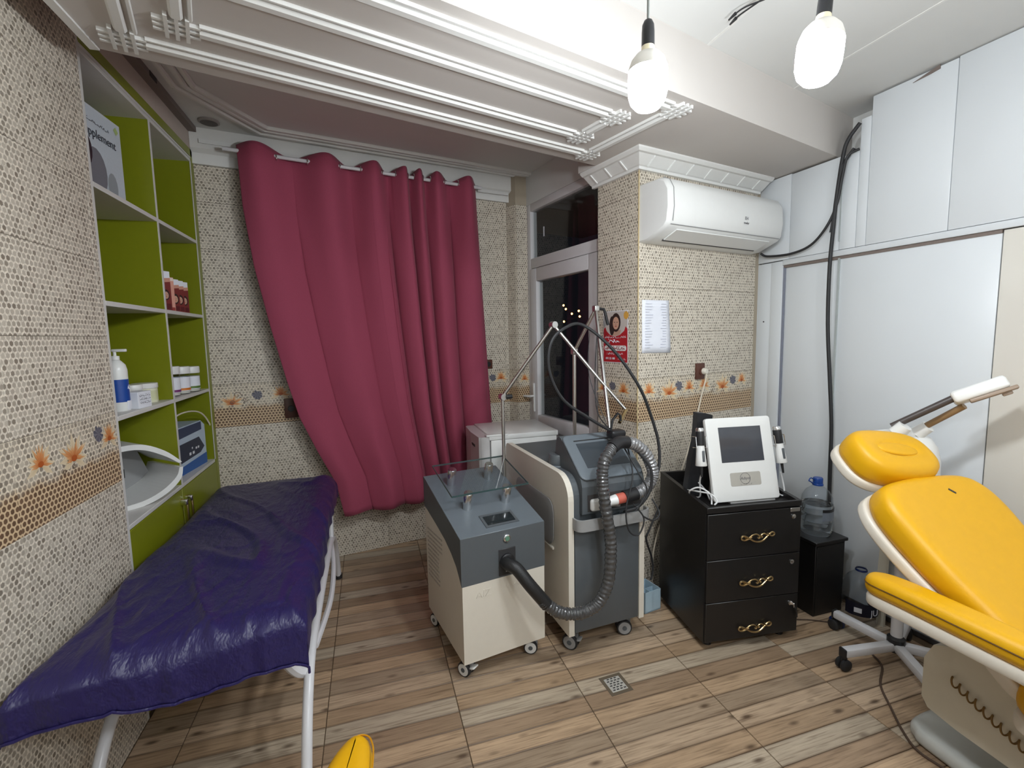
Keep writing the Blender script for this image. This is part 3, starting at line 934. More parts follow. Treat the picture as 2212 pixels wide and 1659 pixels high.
cb(-DEP, 0.001, CY0, CY1, 2.517, 2.56, 'fascia', M_green)
for y0, y1, hy in ((CY0 + 0.004, 2.601, 2.572), (2.605, CY1 - 0.002, 2.636)):
    d = cb(-0.02, 0.0, y0, y1, 0.02, 0.772, 'cabinet_door', M_green)
    MB().tube(spline([(0.0, hy, 0.725), (0.022, hy, 0.722), (0.026, hy, 0.70), (0.026, hy, 0.60), (0.022, hy, 0.58), (0.0, hy, 0.577)], 4), 0.0055, 8).build('handle', M_gold, d)
    MB().rbox((0, hy - 0.008, 0.70), (0.03, hy + 0.008, 0.728), 0.004, 2).build('handle_mount', M_chrome, d)
    MB().rbox((0, hy - 0.008, 0.574), (0.03, hy + 0.008, 0.60), 0.004, 2).build('handle_mount', M_chrome, d)
for (y, z) in ((3.11, 2.42), (3.11, 2.09), (3.1, 1.67), (3.11, 1.43), (2.30, 2.4835), (3.0, 2.4835)):
    MB().lathe([(0.004, 0), (0.004, 0.002)], 8, T(-DEP + 0.001, y, z, 0, 0, 90) if z < 2.45 else T(-0.15, y, z - 0.002)).build('peg_hole', M_gap, cab)

# ---- things on the shelves (z of shelf tops)
S3, S2, S1, S0 = SH[3] + 0.018, SH[2] + 0.018, SH[1] + 0.018, SH[0] + 0.018
def portrait(cx, cy, s, hair=srgb(44, 26, 22), skin=srgb(206, 160, 136)):
    return [(ell(cx, cy, s * 0.62, s * 0.86, 18), hair), (ell(cx, cy - s * 0.06, s * 0.42, s * 0.58, 16), skin),
            (ell(cx - s * 0.17, cy + 0.02 * s, s * 0.08, s * 0.035, 8), srgb(40, 28, 24)), (ell(cx + s * 0.17, cy + 0.02 * s, s * 0.08, s * 0.035, 8), srgb(40, 28, 24)),
            (ell(cx, cy - s * 0.16, s * 0.05, s * 0.1, 8), srgb(186, 136, 112)), (ell(cx, cy - s * 0.34, s * 0.13, s * 0.045, 10), srgb(170, 60, 60))]
# supplement box
b1 = thing('supplement_box', 'large pale grey printed carton on the top left shelf', 'box', (-1.01, 2.325, S3), -4)
MB().rbox((-0.10, -0.17, 0), (0.03, 0.17, 0.345), 0.002, 1).build('carton', mat('pale_grey_carton', srgb(196, 202, 208), 0.5), b1)
Mf = frame_M((0.0305, -0.17, 0), (0, 1, 0), (0, 0, 1)) @ Matrix.Scale(1.13, 4)
flat_print('front_print', [(rrect(0.005, 0.005, 0.295, 0.295, 0.003), srgb(196, 204, 212)),
    (ell(0.13, 0.088, 0.06, 0.08, 18), srgb(120, 120, 128)), (ell(0.07, 0.15, 0.045, 0.06, 18), srgb(48, 34, 44)), (ell(0.22, 0.06, 0.03, 0.05, 14), srgb(150, 156, 160)),
    ([(0.27, 0.26), (0.285, 0.275), (0.27, 0.29), (0.255, 0.275)], srgb(170, 190, 120))], b1, Mf)
text('box_lettering', 'Supplement', 0.042, mat('dark_ink', srgb(60, 62, 70), 0.6), b1, Mf @ Matrix.Translation((0.16, 0.215, 0.002)))
script_line(0.08, 0.22, 0.25, 0.006, mat('dark_ink', srgb(60, 62, 70), 0.6), b1, Mf, 21)
# three hair colour cartons plus one
def hair_box(y, label, w_=0.056, hgt=0.165, x=-0.985):
    b = thing('hair_product_carton', label, 'box', (x, y, S2), -28, 'printed cartons on the second right shelf')
    MB().rbox((-0.03, 0, 0), (0.05, w_ - 0.002, hgt), 0.001, 1).build('carton', M_paper, b)
    Mf = frame_M((0.0505, 0, 0), (0, 1, 0), (0, 0, 1))
    flat_print('front_print', [([(0.001, 0.002), (w_ - 0.003, 0.002), (w_ - 0.003, hgt * 0.74), (0.001, hgt * 0.70)], srgb(122, 44, 40)), ([(0.001, hgt * 0.70), (w_ - 0.003, hgt * 0.74), (w_ - 0.003, hgt * 0.84), (0.001, hgt * 0.8)], srgb(206, 150, 130)),
        (rrect(0.006, 0.008, w_ - 0.008, hgt * 0.18, 0.003), srgb(90, 24, 26))] + portrait(w_ * 0.5, hgt * 0.4, 0.03), b, Mf)
    return b
hair_box(2.70, 'printed carton beside the divider on the second right shelf, tallest of its row', 0.062, 0.19)
pk = thing('pink_carton', 'narrow salmon pink carton between the portrait cartons', 'box', (-0.98, 2.775, S2), -28)
MB().rbox((-0.03, 0, 0), (0.05, 0.040, 0.168), 0.001, 1).build('carton', mat('salmon_card', srgb(220, 160, 142), 0.6), pk)
flat_print('front_print', [(rrect(0.002, 0.002, 0.038, 0.167, 0.002), srgb(220, 160, 142)), (rrect(0.004, 0.004, 0.036, 0.02, 0.002), srgb(150, 60, 54)), (rrect(0.004, 0.15, 0.036, 0.166, 0.002), srgb(236, 220, 210))], pk, frame_M((0.0505, 0, 0), (0, 1, 0), (0, 0, 1)))
for i in range(3):
    hair_box(2.822 + 0.064 * i, ['left', 'middle', 'right'][i] + ' one of the three matching portrait cartons on the second right shelf')
# bottles and jars on the third shelf
lb = thing('pump_bottle', 'white pump bottle with a blue label on the third shelf', 'bottle', (-0.965, 2.25, S1))
MB().lathe([(0.040, 0), (0.043, 0.004), (0.043, 0.20), (0.038, 0.225), (0.022, 0.245), (0.016, 0.25)], 24).build('body', M_wpl, lb)
MB().lathe([(0.0436, 0.045), (0.0436, 0.155)], 24, cap=False).build('label', M_blue, lb)
MB().rbox((0.03, -0.018, 0.005), (0.0445, 0.018, 0.05), 0.003, 2).build('white_label', M_paper, lb)
MB().lathe([(0.018, 0.25), (0.018, 0.268), (0.007, 0.27), (0.007, 0.29)], 14).rbox((-0.01, -0.008, 0.288), (0.05, 0.008, 0.302), 0.004, 2).build('pump', M_wpl, lb)
lb.scale = (0.82, 0.82, 0.82)
script_line(-0.012, 0.012, 0.11, 0.012, M_paper, lb, frame_M((0.041, 0, 0), (0, 1, 0), (0, 0, 1)), 22, 0.003)
nb = thing('nozzle_bottle', 'slim white nozzle bottle behind the pump bottle', 'bottle', (-0.99, 2.35, S1))
MB().lathe([(0.022, 0), (0.024, 0.003), (0.024, 0.085), (0.014, 0.105), (0.012, 0.11)], 18).build('body', M_wpl, nb)
MB().lathe([(0.013, 0.11), (0.013, 0.125), (0.006, 0.135), (0.003, 0.165)], 14).build('nozzle', M_wpl, nb)
sb = thing('small_bottle', 'short white capped bottle beside the nozzle bottle', 'bottle', (-1.03, 2.42, S1))
MB().lathe([(0.022, 0), (0.024, 0.003), (0.024, 0.06), (0.016, 0.075)], 18).build('body', M_wpl, sb)
MB().lathe([(0.017, 0.075), (0.017, 0.10), (0.015, 0.104)], 18).build('cap', M_wpl, sb)
def jar(name, x, y, r, hgt, label, body, lid, group=None, lbl=None):
    j = thing(name, label, 'jar', (x, y, S1), 0, group)
    MB().lathe([(r * .95, 0), (r, 0.003), (r, hgt * 0.72), (r * 0.95, hgt * 0.74)], 24).build('body', body, j)
    MB().lathe([(r * 1.04, hgt * 0.74), (r * 1.06, hgt * 0.76), (r * 1.06, hgt * 0.97), (r * 1.0, hgt)], 24).build('lid', lid, j)
    if lbl: MB().lathe([(r * 1.005, hgt * 0.12), (r * 1.005, hgt * 0.62)], 24, cap=False).build('label', lbl, j)
    return j
jar('cream_jar', -0.985, 2.53, 0.048, 0.088, 'squat cream jar with an ivory label on the third left shelf', mat('ivory_jar', srgb(222, 222, 196), 0.4), M_wpl, lbl=mat('ivory_label', srgb(206, 208, 170), 0.6))
jar('white_jar', -0.99, 2.43, 0.034, 0.09, 'white screw jar behind the small lettered carton', M_wpl, M_wpl)
cbx = thing('lettered_carton', 'small white lettered carton in front of the jars', 'box', (-0.94, 2.33, S1), -8)
MB().rbox((-0.03, -0.04, 0), (0.03, 0.05, 0.068), 0.001, 1).build('carton', M_paper, cbx)
for i in range(3):
    script_line(-0.03, 0.04, 0.05 - i * 0.015, 0.005, mat('grey_ink', srgb(110, 110, 116), 0.6), cbx, frame_M((0.0285, 0.0, 0), (0, 1, 0), (0, 0, 1)), 30 + i, 0.0014)
jc = [srgb(120, 50, 110), srgb(206, 120, 40), srgb(90, 120, 50)]
for i, (y, lab) in enumerate(((2.765, 'clear jar with a purple label stripe beside the divider'), (2.865, 'clear jar with an orange label stripe, middle of three'), (2.975, 'clear jar with a green label stripe, right of three'))):
    j = jar('labelled_jar', -0.962 + 0.012 * i, y, 0.04, 0.15 - 0.006 * i, lab, M_pet, M_wpl, 'clear jars on the third right shelf', M_paper)
    MB().lathe([(0.0405, 0.02), (0.0405, 0.032)], 24, cap=False).build('label_stripe', mat('stripe_%d' % i, jc[i], 0.5), j)
    MB().lathe([(0.036, 0.004), (0.036, 0.085)], 18).build('contents', mat('powder', srgb(206, 202, 190), 0.8), j)
# nail lamp
nl = thing('nail_lamp', 'white hood shaped nail curing lamp on the bottom left shelf', 'lamp', (-1.06, 2.375, S0), -44)
def arcs(pts): return [(p.x, p.y) for p in spline([(*q, 0) for q in pts], 5)]
o_up = [(-0.20, 0.075), (-0.195, 0.13), (-0.15, 0.21), (-0.06, 0.262), (0.05, 0.262), (0.14, 0.215), (0.205, 0.15)]
i_up = [(0.192, 0.147), (0.13, 0.197), (0.045, 0.24), (-0.055, 0.24), (-0.14, 0.19), (-0.18, 0.12), (-0.185, 0.075)]
MB().prism(arcs(o_up) + arcs(i_up), -0.14, 0.115, 'x').build('hood', M_wpl, nl)
o_lo = [(0.20, 0.13), (0.185, 0.075), (0.12, 0.025), (0.03, 0.0), (-0.10, 0.0), (-0.175, 0.02), (-0.20, 0.072)]
i_lo = [(-0.185, 0.072), (-0.16, 0.04), (-0.09, 0.022), (0.03, 0.022), (0.11, 0.047), (0.168, 0.09), (0.185, 0.13)]
MB().prism(arcs(o_lo) + arcs(i_lo), -0.14, 0.13, 'x').build('tray', M_wpl, nl)
MB().prism(arcs(i_up[1:-1]) + arcs(i_lo[1:-1]), -0.12, -0.10, 'x').build('inner_wall', M_silver, nl)
for k in range(6):
    MB().rbox((-0.0985, -0.11 + k * 0.004, 0.06 + k * 0.016), (-0.095, 0.0 + k * 0.008, 0.067 + k * 0.016), 0.001, 1).build('vent_slot', M_blackp, nl)
for k in range(4):
    MB().rbox((-0.0985, 0.035 + k * 0.011, 0.085), (-0.095, 0.04 + k * 0.011, 0.125), 0.001, 1).build('vent_slot', M_blackp, nl)
# blue white device in carton
bd = thing('blue_appliance_box', 'blue and white boxed electrotherapy appliance on the bottom right shelf', 'appliance', (-1.0, 2.90, S0), -6)
bd.scale = (1, 1.45, 1.0)
MB().prism([(-0.11, 0), (0.12, 0), (0.12, 0.22), (0.09, 0.25), (-0.11, 0.25)], -0.14, 0.06, 'x').build('casing', mat('pale_blue_case', srgb(180, 196, 212), 0.35), bd)
Mf = frame_M((0.0605, -0.11, 0), (0, 1, 0), (0, 0, 1))
flat_print('front_print', [([(0.0, 0.0), (0.23, 0.0), (0.23, 0.06), (0.0, 0.04)], srgb(40, 92, 160)), ([(0.0, 0.06), (0.18, 0.075), (0.215, 0.10), (0.175, 0.165), (0.0, 0.16)], srgb(36, 44, 66)), ([(0.0, 0.19), (0.2, 0.20), (0.2, 0.245), (0.0, 0.245)], srgb(44, 60, 92)),
    (rrect(0.09, 0.085, 0.105, 0.1, 0.001), srgb(230, 232, 236)), (rrect(0.115, 0.085, 0.13, 0.1, 0.001), srgb(230, 232, 236)), (rrect(0.14, 0.105, 0.152, 0.117, 0.001), srgb(230, 232, 236)), (rrect(0.157, 0.105, 0.169, 0.117, 0.001), srgb(230, 232, 236)), (rrect(0.11, 0.115, 0.118, 0.125, 0.001), srgb(230, 232, 236))], bd, Mf)
MB().tube(spline([(0.0, -0.11, 0.26), (0.04, -0.02, 0.315), (0.06, 0.10, 0.29), (0.065, 0.18, 0.17), (0.06, 0.23, 0.03)], 6), 0.004, 6).build('cable', M_cord, bd)

# ================================================================ CURTAIN
rod = thing('curtain_rod', 'white curtain rod with flat wall rail above the window', 'curtain rod')
RZ = 2.553
MB().tube([bw(-0.50, 0.12, RZ + 0.006), bw(1.08, 0.12, RZ - 0.018)], 0.011, 12).build('pole', M_wmet, rod)
for s_ in (-0.40, 1.055):
    MB().tube([bw(s_, 0.0, RZ - 0.005), bw(s_, 0.12, RZ - 0.005)], 0.007, 8).build('bracket', M_wmet, rod)
MB().box((-0.615, -0.055, 2.595), (-0.23, -0.046, 2.617), MBk).build('wall_rail', M_wpl, rod)
MB().box((1.08, -0.055, 2.53), (1.33, -0.046, 2.552), MBk).build('wall_rail', M_wpl, rod)

cur = thing('curtain', 'crimson grommet curtain gathered to the right', 'curtain')
crest = [-0.335, 0.045, 0.327, 0.522, 0.618, 0.737, 0.965]
# phase: crests at even multiples of pi
knots = [(-0.43, -0.55)]
for i, s_ in enumerate(crest): knots.append((s_, 2.0 * i))
knots.append((1.045, 12.75))
def phase(s):
    for (a, pa), (b, pb) in zip(knots[:-1], knots[1:]):
        if s <= b: 
            t = (s - a) / (b - a)
            return pa + (pb - pa) * t
    return knots[-1][1]
NU, NV = 420, 60
ZT, ZB = 2.592, 0.345
def leftb(v):            # left hem sweeps right towards the floor
    tab = [(0, -0.43), (0.15, -0.42), (0.3, -0.385), (0.45, -0.325), (0.6, -0.255), (0.7, -0.2), (0.8, -0.11), (0.9, -0.01), (1.0, 0.03)]
    for (a, x0), (b, x1) in zip(tab[:-1], tab[1:]):
        if v <= b: return x0 + (x1 - x0) * (v - a) / (b - a)
    return tab[-1][1]
def rightb(v): return 1.045 + 0.06 * v ** 1.5
V = []; F = []
for j in range(NV + 1):
    v = j / NV
    l0, r0 = leftb(v), rightb(v)
    for i in range(NU + 1):
        u = i / NU
        s_top = -0.43 + u * (1.045 + 0.43)
        ph = phase(s_top) * PI
        pull = (1 - u) ** 1.3
        s_ = s_top + (l0 + 0.43) * pull + (r0 - 1.045) * u
        amp = 0.054 * (1 - 0.35 * min(1, v * 2.2)) 
        if s_top < 0.42: amp *= (1 - 0.12 * min(1, v * 2))
        if 0.45 < s_top < 0.85: amp *= 0.8 + 0.55 * v
        wv = math.cos(ph)
        rnd_ = 2 * abs(math.cos(ph / 2)) ** 0.55 - 1
        kk = min(1, v * 3.5) * (0.55 if s_top < 0.3 else 1.0)
        wv = wv + (rnd_ - wv) * kk
        if s_top > 0.38: amp *= 1 + 0.35 * min(1, v * 3)
        off = 0.125 + amp * wv
        off += 0.012 * math.sin(9 * u + 5 * v) * v + 0.006 * noise.noise(Vector((u * 14, v * 5, 2))) * min(1, v * 4)
        off += 0.05 * v * (1 - u) ** 2 * (1 if v > 0 else 0)          # lower left drawn forwards by the bed
        zt = ZT + 0.014 * math.cos(ph) - 0.02 * u
        zb = ZB - 0.02 * u + 0.006 * math.sin(ph)
        z = zt + (zb - zt) * v
        V.append(bw(s_, off, z))
for j in range(NV):
    for i in range(NU):
        a = j * (NU + 1) + i
        F.append((a, a + 1, a + NU + 2, a + NU + 1))
co = MB().add(V, F, True).build('drape', M_curt, cur)
sm = co.modifiers.new('thickness', 'SOLIDIFY'); sm.thickness = 0.002
# the flat rear layer that shows along the right edge
V = []; F = []
for j in range(21):
    v = j / 20
    for i in range(7):
        u = i / 6
        V.append(bw(0.95 + 0.11 * u + 0.085 * v * u + 0.03 * v, 0.055 + 0.012 * math.sin(3 * u + 2 * v), 2.50 - 2.1 * v))
for j in range(20):
    for i in range(6):
        a = j * 7 + i; F.append((a, a + 1, a + 8, a + 7))
o = MB().add(V, F, True).build('rear_layer', M_curt, cur); o.modifiers.new('thickness', 'SOLIDIFY').thickness = 0.002
# hem seam down the left edge, and grommet rings
MB().tube([bw(leftb(j / 40) + 0.018, 0.12 + 0.034 * math.cos(-0.5 * PI) + 0.05 * (j / 40) + 0.004, 2.56 - j / 40 * 2.2) for j in range(41)], 0.0025, 5).build('hem_stitch', mat('dark_crimson_thread', srgb(128, 44, 56), 0.8), cur)
for i in range(len(knots) - 1):
    for frac in (0.5,) if i not in (0,) else (0.6,):
        a, b = knots[i], knots[i + 1]
        if i == 0 or i == len(knots) - 2: continue
        for fr_ in (0.28, 0.72):
            s_ = a[0] + (b[0] - a[0]) * fr_
            c_ = bw(s_, 0.12, RZ - 0.006)
            pts = [c_ + N0 * (0.019 * math.cos(q)) + Vector((0, 0, 0.019 * math.sin(q))) for q in [2 * PI * k / 16 for k in range(16)]]
            MB().tube(pts, 0.003, 6, closed=True).build('grommet', M_chrome, cur)

# ================================================================ TREATMENT BED
BX0, BX1, BY0, BY1, BZ = -0.872, -0.232, 1.50, 3.04, 0.665
bed = thing('treatment_bed', 'white tube framed treatment bed under a navy cover', 'bed', (0, 0, 0))
MB().rbox((BX0 + 0.02, BY0 + 0.02, BZ - 0.09), (BX1 - 0.03, BY1 - 0.02, BZ - 0.014), 0.03, 3).build('mattress', mat('white_vinyl', srgb(206, 200, 194), 0.5), bed)
MB().rbox((BX0 + 0.03, BY0 + 0.04, BZ - 0.115), (BX1 - 0.05, BY1 - 0.03, BZ - 0.09), 0.006, 2).build('base_board', M_wmet, bed)
tb = 0.017
def side_frame(x, s):
    pth = spline([(x, 3.0, 0.012), (x, 2.95, 0.14), (x, 2.86, 0.28), (x, 2.72, 0.375), (x, 2.5, 0.40), (x, 1.95, 0.40), (x, 1.72, 0.385), (x, 1.6, 0.33), (x, 1.5, 0.22), (x, 1.38, 0.012)], 6)
    MB().tube(pth, tb, 10).build('leg', M_wmet, bed)
    MB().lathe([(tb + 0.004, 0), (tb + 0.004, 0.03)], 12, Matrix.Translation((x, 3.0, 0))).build('foot_cap', M_rubber, bed)
    MB().lathe([(tb + 0.004, 0), (tb + 0.004, 0.03)], 12, Matrix.Translation((x, 1.38, 0))).build('foot_cap', M_rubber, bed)
    MB().tube(spline([(x, 2.66, 0.385), (x + 0.028 * s, 2.4, 0.365), (x + 0.034 * s, 2.1, 0.35), (x + 0.01 * s, 1.75, 0.375)], 6), tb * 0.7, 8).build('brace', M_wmet, bed)
    MB().tube([(x, 2.68, 0.38), (x, 2.72, 0.585)], tb * 0.8, 8).build('post', M_wmet, bed)
    MB().tube(spline([(x, 1.66, 0.36), (x - 0.03 * s, 1.63, 0.37), (x - 0.07 * s, 1.62, 0.44), (x - 0.08 * s, 1.62, 0.56)], 5), 0.02, 8).build('bracket', M_wmet, bed)
side_frame(-0.245, 1); side_frame(-0.80, -1)
for yy, zz in ((2.93, 0.17),):
    MB().tube([(-0.80, yy, zz), (-0.245, yy, zz)], tb * 0.8, 8).build('cross_bar', M_wmet, bed)
cov = thing('bed_cover', 'shiny creased navy disposable cover stretched over the treatment bed', 'cover', (0, 0, BZ))
NX, NY = 90, 190
HL, HR, HF, HB = 0.05, 0.11, 0.15, 0.05
V = []; F = []
def fold(d, r=0.075):
    """arc-length d beyond the start of a rounded edge -> (outwards, down)"""
    if d <= 0: return 0.0, 0.0
    q = r * PI / 2
    if d < q:
        a = d / r
        return r * math.sin(a), r * (1 - math.cos(a))
    return r, r + (d - q)
RX = 0.075
for j in range(NY + 1):
    tv = j / NY
    lv = -HF + tv * (BY1 - BY0 + HF + HB)
    for i in range(NX + 1):
        tu = i / NX
        lu = -HL + tu * (BX1 - BX0 + HL + HR)
        W_ = BX1 - BX0; Lh = BY1 - BY0
        x = min(max(lu, RX), W_ - RX); y = min(max(lv, RX), Lh - RX)
        ox1, d1 = fold(RX - lu); ox2, d2 = fold(lu - (W_ - RX)); oy1, d3 = fold(RX - lv); oy2, d4 = fold(lv - (Lh - RX))
        cor = 1.0
        px = x - ox1 + ox2; py = y - oy1 + oy2
        dz = d1 + d2 + d3 + d4
        if (d1 + d2) > 0 and (d3 + d4) > 0:      # corners: tuck
            dz = max(d1 + d2, d3 + d4) + 0.25 * min(d1 + d2, d3 + d4)
        q = Vector((px * 3.0, py * 3.0, 1.0))
        wr_ = 0.010 * noise.noise(Vector((px * 2.2, py * 2.6, 0.3)))
        ridge = abs(noise.noise(Vector((px * 4.5 + py * 2.6, (py - px * 0.9) * 1.1, 4.0))))
        wr_ += 0.10 * max(0, 0.13 - ridge) * (1.2 if py < 0.9 else 0.7)
        ridge3 = abs(noise.noise(Vector((px * 9 - py * 3.0, py * 2.2 + px * 3.0, 14.0))))
        wr_ += 0.10 * max(0, 0.1 - ridge3) * max(0, 1 - py / 0.7)
        ridge2 = abs(noise.noise(Vector((px * 16 + py * 4, py * 9, 9.0))))
        wr_ += 0.012 * max(0, 0.2 - ridge2)
        hang = min(1, dz / 0.06)
        pleat = 0.0035 * hang * math.sin(px * 46 + 6 * noise.noise(Vector((px * 6, py * 6, 0)))) if d3 > 0 else 0
        pleat2 = 0.004 * hang * math.sin(py * 38 + 5 * noise.noise(Vector((px * 5, py * 5, 3)))) if d2 > 0 else 0
        out = 0.006
        X = BX0 + px + (pleat2 + out * hang if d2 > 0 else 0)
        Y = BY0 + py - (pleat + out * hang if d3 > 0 else 0)
        Zz = -dz + wr_ * (1 - 0.45 * hang) + 0.012 * hang * math.sin(px * 14 + py * 5)
        Zz = max(Zz, 0.0) if dz <= 0 else Zz
        sk = max(0.0, 1 - max(py, 0) / 0.5) * 0.17 * (1 - min(1, max(0, px / W_)))
        Y -= sk
        if d3 > 0: Zz += 0.35 * d3 * (1 - min(1, max(0, px / W_)))
        X = max(X, -0.893)
        V.append((X, Y, Zz))
for j in range(NY):
    for i in range(NX):
        a = j * (NX + 1) + i
        F.append((a, a + 1, a + NX + 2, a + NX + 1))
o = MB().add(V, F, True).build('sheet', M_navy, cov); o.modifiers.new('thickness', 'SOLIDIFY').thickness = 0.0025
e_ = []
for i in range(0, NX + 1, 2): e_.append(Vector(V[i]) + Vector((0, -0.003, 0)))
MB().tube(e_, 0.004, 6).build('elastic_hem', M_navy, cov)

# ================================================================ CASTER helper
def caster(parent, x, y, rz=0, r=0.032, wheel=M_wpl, body=M_silver, name='caster', lever=False):
    Mq = T(x, y, 0, rz)
    c = MB().lathe([(0.012, r * 1.5), (0.012, 0.095)], 12, Mq).prism([(-0.02, r * 0.9), (0.03, r * 0.9), (0.022, r * 2.2), (-0.022, r * 2.2)], -0.007, 0.007, 'x', M=Mq).build(name, body, parent)
    for sx in (-0.017, 0.017):
        Mw = Mq @ Matrix.Translation((sx, 0.012, r)) @ Matrix.Rotation(R(90), 4, 'Y')
        MB().lathe([(r * 0.55, -0.008), (r * 0.95, -0.008), (r, -0.005), (r, 0.005), (r * 0.95, 0.008), (r * 0.55, 0.008)], 20, Mw).build('wheel', M_rubber, c)
        MB().lathe([(r * 0.3, -0.0095), (r * 0.8, -0.0095), (r * 0.82, 0.0), (r * 0.8, 0.0095), (r * 0.3, 0.0095)], 20, Mw).build('wheel_disc', wheel, c)
    for sx in (-0.0275, 0.0275):
        MB().lathe([(r * 0.3, -0.0015), (r * 0.3, 0.0015)], 12, Mq @ Matrix.Translation((sx, 0.012, r)) @ Matrix.Rotation(R(90), 4, 'Y')).build('wheel_hub', M_gray, c)
    if lever:
        MB().rbox((-0.018, -0.055, r * 1.0), (0.018, -0.02, r * 1.25), 0.004, 2, Mq @ Matrix.Rotation(R(-18), 4, 'X')).build('brake_lever', wheel, c)
    return c

# ================================================================ SKIN COOLER (near machine)
ck = thing('skin_cooler', 'short white and grey wheeled air cooler with glass shelf on top', 'machine', (0.325, 1.855, 0), 10)
cw_, cd_ = 0.405, 0.515
bnd = [(0.0, 0.436), (0.03, 0.472), (0.06, 0.503), (0.12, 0.538), (0.204, 0.57), (0.337, 0.599), (0.461, 0.622), (cd_, 0.63)]
MB().prism([(0.003, 0.085), (cd_ - 0.003, 0.085)] + [(p[0], p[1] + 0.004) for p in bnd[::-1]], 0.003, cw_ - 0.003, 'x').build('body', M_wpl2, ck)
MB().prism(bnd + [(cd_, 0.78), (0.0, 0.645)], 0.0, cw_, 'x').build('cap', M_gray, ck)
SL = math.atan(0.135 / 0.515)
Mtop = Matrix.Translation((0, 0, 0.645)) @ Matrix.Rotation(SL, 4, 'X')
MB().rbox((0.0, 0, -0.004), (cw_, cd_ / math.cos(SL), 0.0015), 0.002, 1, Mtop).build('top_panel', M_gray2, ck)
fm = MB()
fw = 0.012
for a in ((0.135, 0.035, 0.295, 0.047), (0.135, 0.113, 0.295, 0.125), (0.135, 0.047, 0.147, 0.113), (0.283, 0.047, 0.295, 0.113)):
    fm.box((a[0], a[1], 0.0), (a[2], a[3], 0.005), Mtop)
fm.build('window_frame', M_gray, ck)
MB().box((0.147, 0.047, 0.0), (0.283, 0.113, 0.0025), Mtop).build('window_pane', mat('black_glass', (0.02, 0.025, 0.028), 0.08), ck)
for (u, v) in ((0.11, 0.20), (0.305, 0.20), (0.11, 0.42), (0.31, 0.42)):
    MB().lathe([(0.021, 0), (0.0215, 0.002), (0.0215, 0.082), (0.020, 0.084)], 24, Mtop @ Matrix.Translation((u, v, 0))).build('standoff', M_chrome, ck)
    MB().lathe([(0.019, 0.084), (0.019, 0.0865), (0.008, 0.087)], 24, Mtop @ Matrix.Translation((u, v, 0))).build('standoff_gasket', M_chrome, ck)
MB().box((0.022, 0.178, 0.0875), (0.408, 0.465, 0.0955), Mtop).build('glass_shelf', M_glass, ck)
M_rim = mat('glass_edge', (0.05, 0.09, 0.09), 0.1)
for a in ((0.0215, 0.1775, 0.4085, 0.179), (0.0215, 0.464, 0.4085, 0.4655), (0.0215, 0.179, 0.023, 0.464), (0.407, 0.179, 0.4085, 0.464)):
    MB().box((a[0], a[1], 0.0874), (a[2], a[3], 0.0956), Mtop).build('glass_edge', M_rim, ck)
Mfr = frame_M((0, 0, 0), (1, 0, 0), (0, 0, 1))
MB().lathe([(0.017, 0), (0.017, 0.006), (0.014, 0.008), (0.0, 0.008)], 24, Mfr @ Matrix.Translation((0.214, 0.608, 0))).build('power_button', M_chrome, ck)
MB().lathe([(0.011, 0.0085), (0.010, 0.0105), (0.0, 0.0105)], 20, Mfr @ Matrix.Translation((0.214, 0.608, 0)), cap=False).build('button_face', mat('green_button', srgb(90, 130, 110), 0.3), ck)
MB().rbox((0.173, 0.443, -0.004), (0.256, 0.563, 0.003), 0.002, 1, Mfr).build('port_plate', mat('dark_grey_plate', srgb(52, 52, 54), 0.5), ck)
MB().lathe([(0.034, 0.002), (0.034, 0.012), (0.028, 0.016)], 24, Mfr @ Matrix.Translation((0.212, 0.507, 0))).build('port_ring', M_blackp, ck)
MB().rbox((0.205, 0.458, 0.003), (0.245, 0.462, 0.006), 0.001, 1, Mfr).build('latch', M_wpl, ck)
text('embossed_lettering', 'AIZ', 0.045, M_wpl2, ck, Mfr @ Matrix.Translation((0.10, 0.385, -0.003)), 0.0045)
script_line(0.2, 0.34, 0.385, 0.012, M_wpl2, ck, Mfr @ Matrix.Translation((0, 0, -0.004)), 42, 0.003)
vent = MB()
for i in range(12):
    for j in range(9):
        vv = 0.25 + j * 0.026; zz = 0.54 - i * 0.022 - 0.002 * j
        if zz < 0.46 - 0.0 and vv < 0.3: continue
        vent.box((-0.0005, vv, zz), (0.004, vv + 0.018, zz + 0.006))
vo_ = vent.build('vent_slots', mat('vent_shadow', srgb(184, 177, 166), 0.7), ck); vo_['kind'] = 'stuff'
for i, (x, y, rz, lv) in enumerate(((0.04, 0.05, 30, True), (0.365, 0.05, 60, False), (0.04, 0.46, 20, False), (0.365, 0.46, 100, False))):
    caster(ck, x, y, rz, 0.033, M_wpl, M_silver, lever=lv)
# hose: black sleeve first, then foil-wrapped
inv = Matrix.Rotation(R(-10), 4, 'Z') @ Matrix.Translation((-0.325, -1.855, 0))
hs = [(0.524, 1.885, 0.506), (0.535, 1.85, 0.505), (0.561, 1.825, 0.492), (0.609, 1.795, 0.426), (0.678, 1.785, 0.335)]
MB().tube([inv @ p for p in spline(hs, 6)], 0.0275, 14).build('hose_sleeve', mat('black_mesh_sleeve', (0.014, 0.014, 0.015), 0.45, bump=0.5, bscale=300), ck)
h2 = [(0.655, 1.787, 0.362), (0.678, 1.785, 0.335), (0.735, 1.78, 0.292), (0.803, 1.775, 0.274), (0.87, 1.775, 0.278), (0.925, 1.775, 0.31), (0.965, 1.775, 0.39), (0.978, 1.775, 0.50), (0.975, 1.775, 0.60), (0.957, 1.775, 0.702), (0.945, 1.78, 0.80), (0.945, 1.79, 0.87), (0.962, 1.80, 0.935), (1.015, 1.82, 0.986)]
sp = spline(h2, 30)
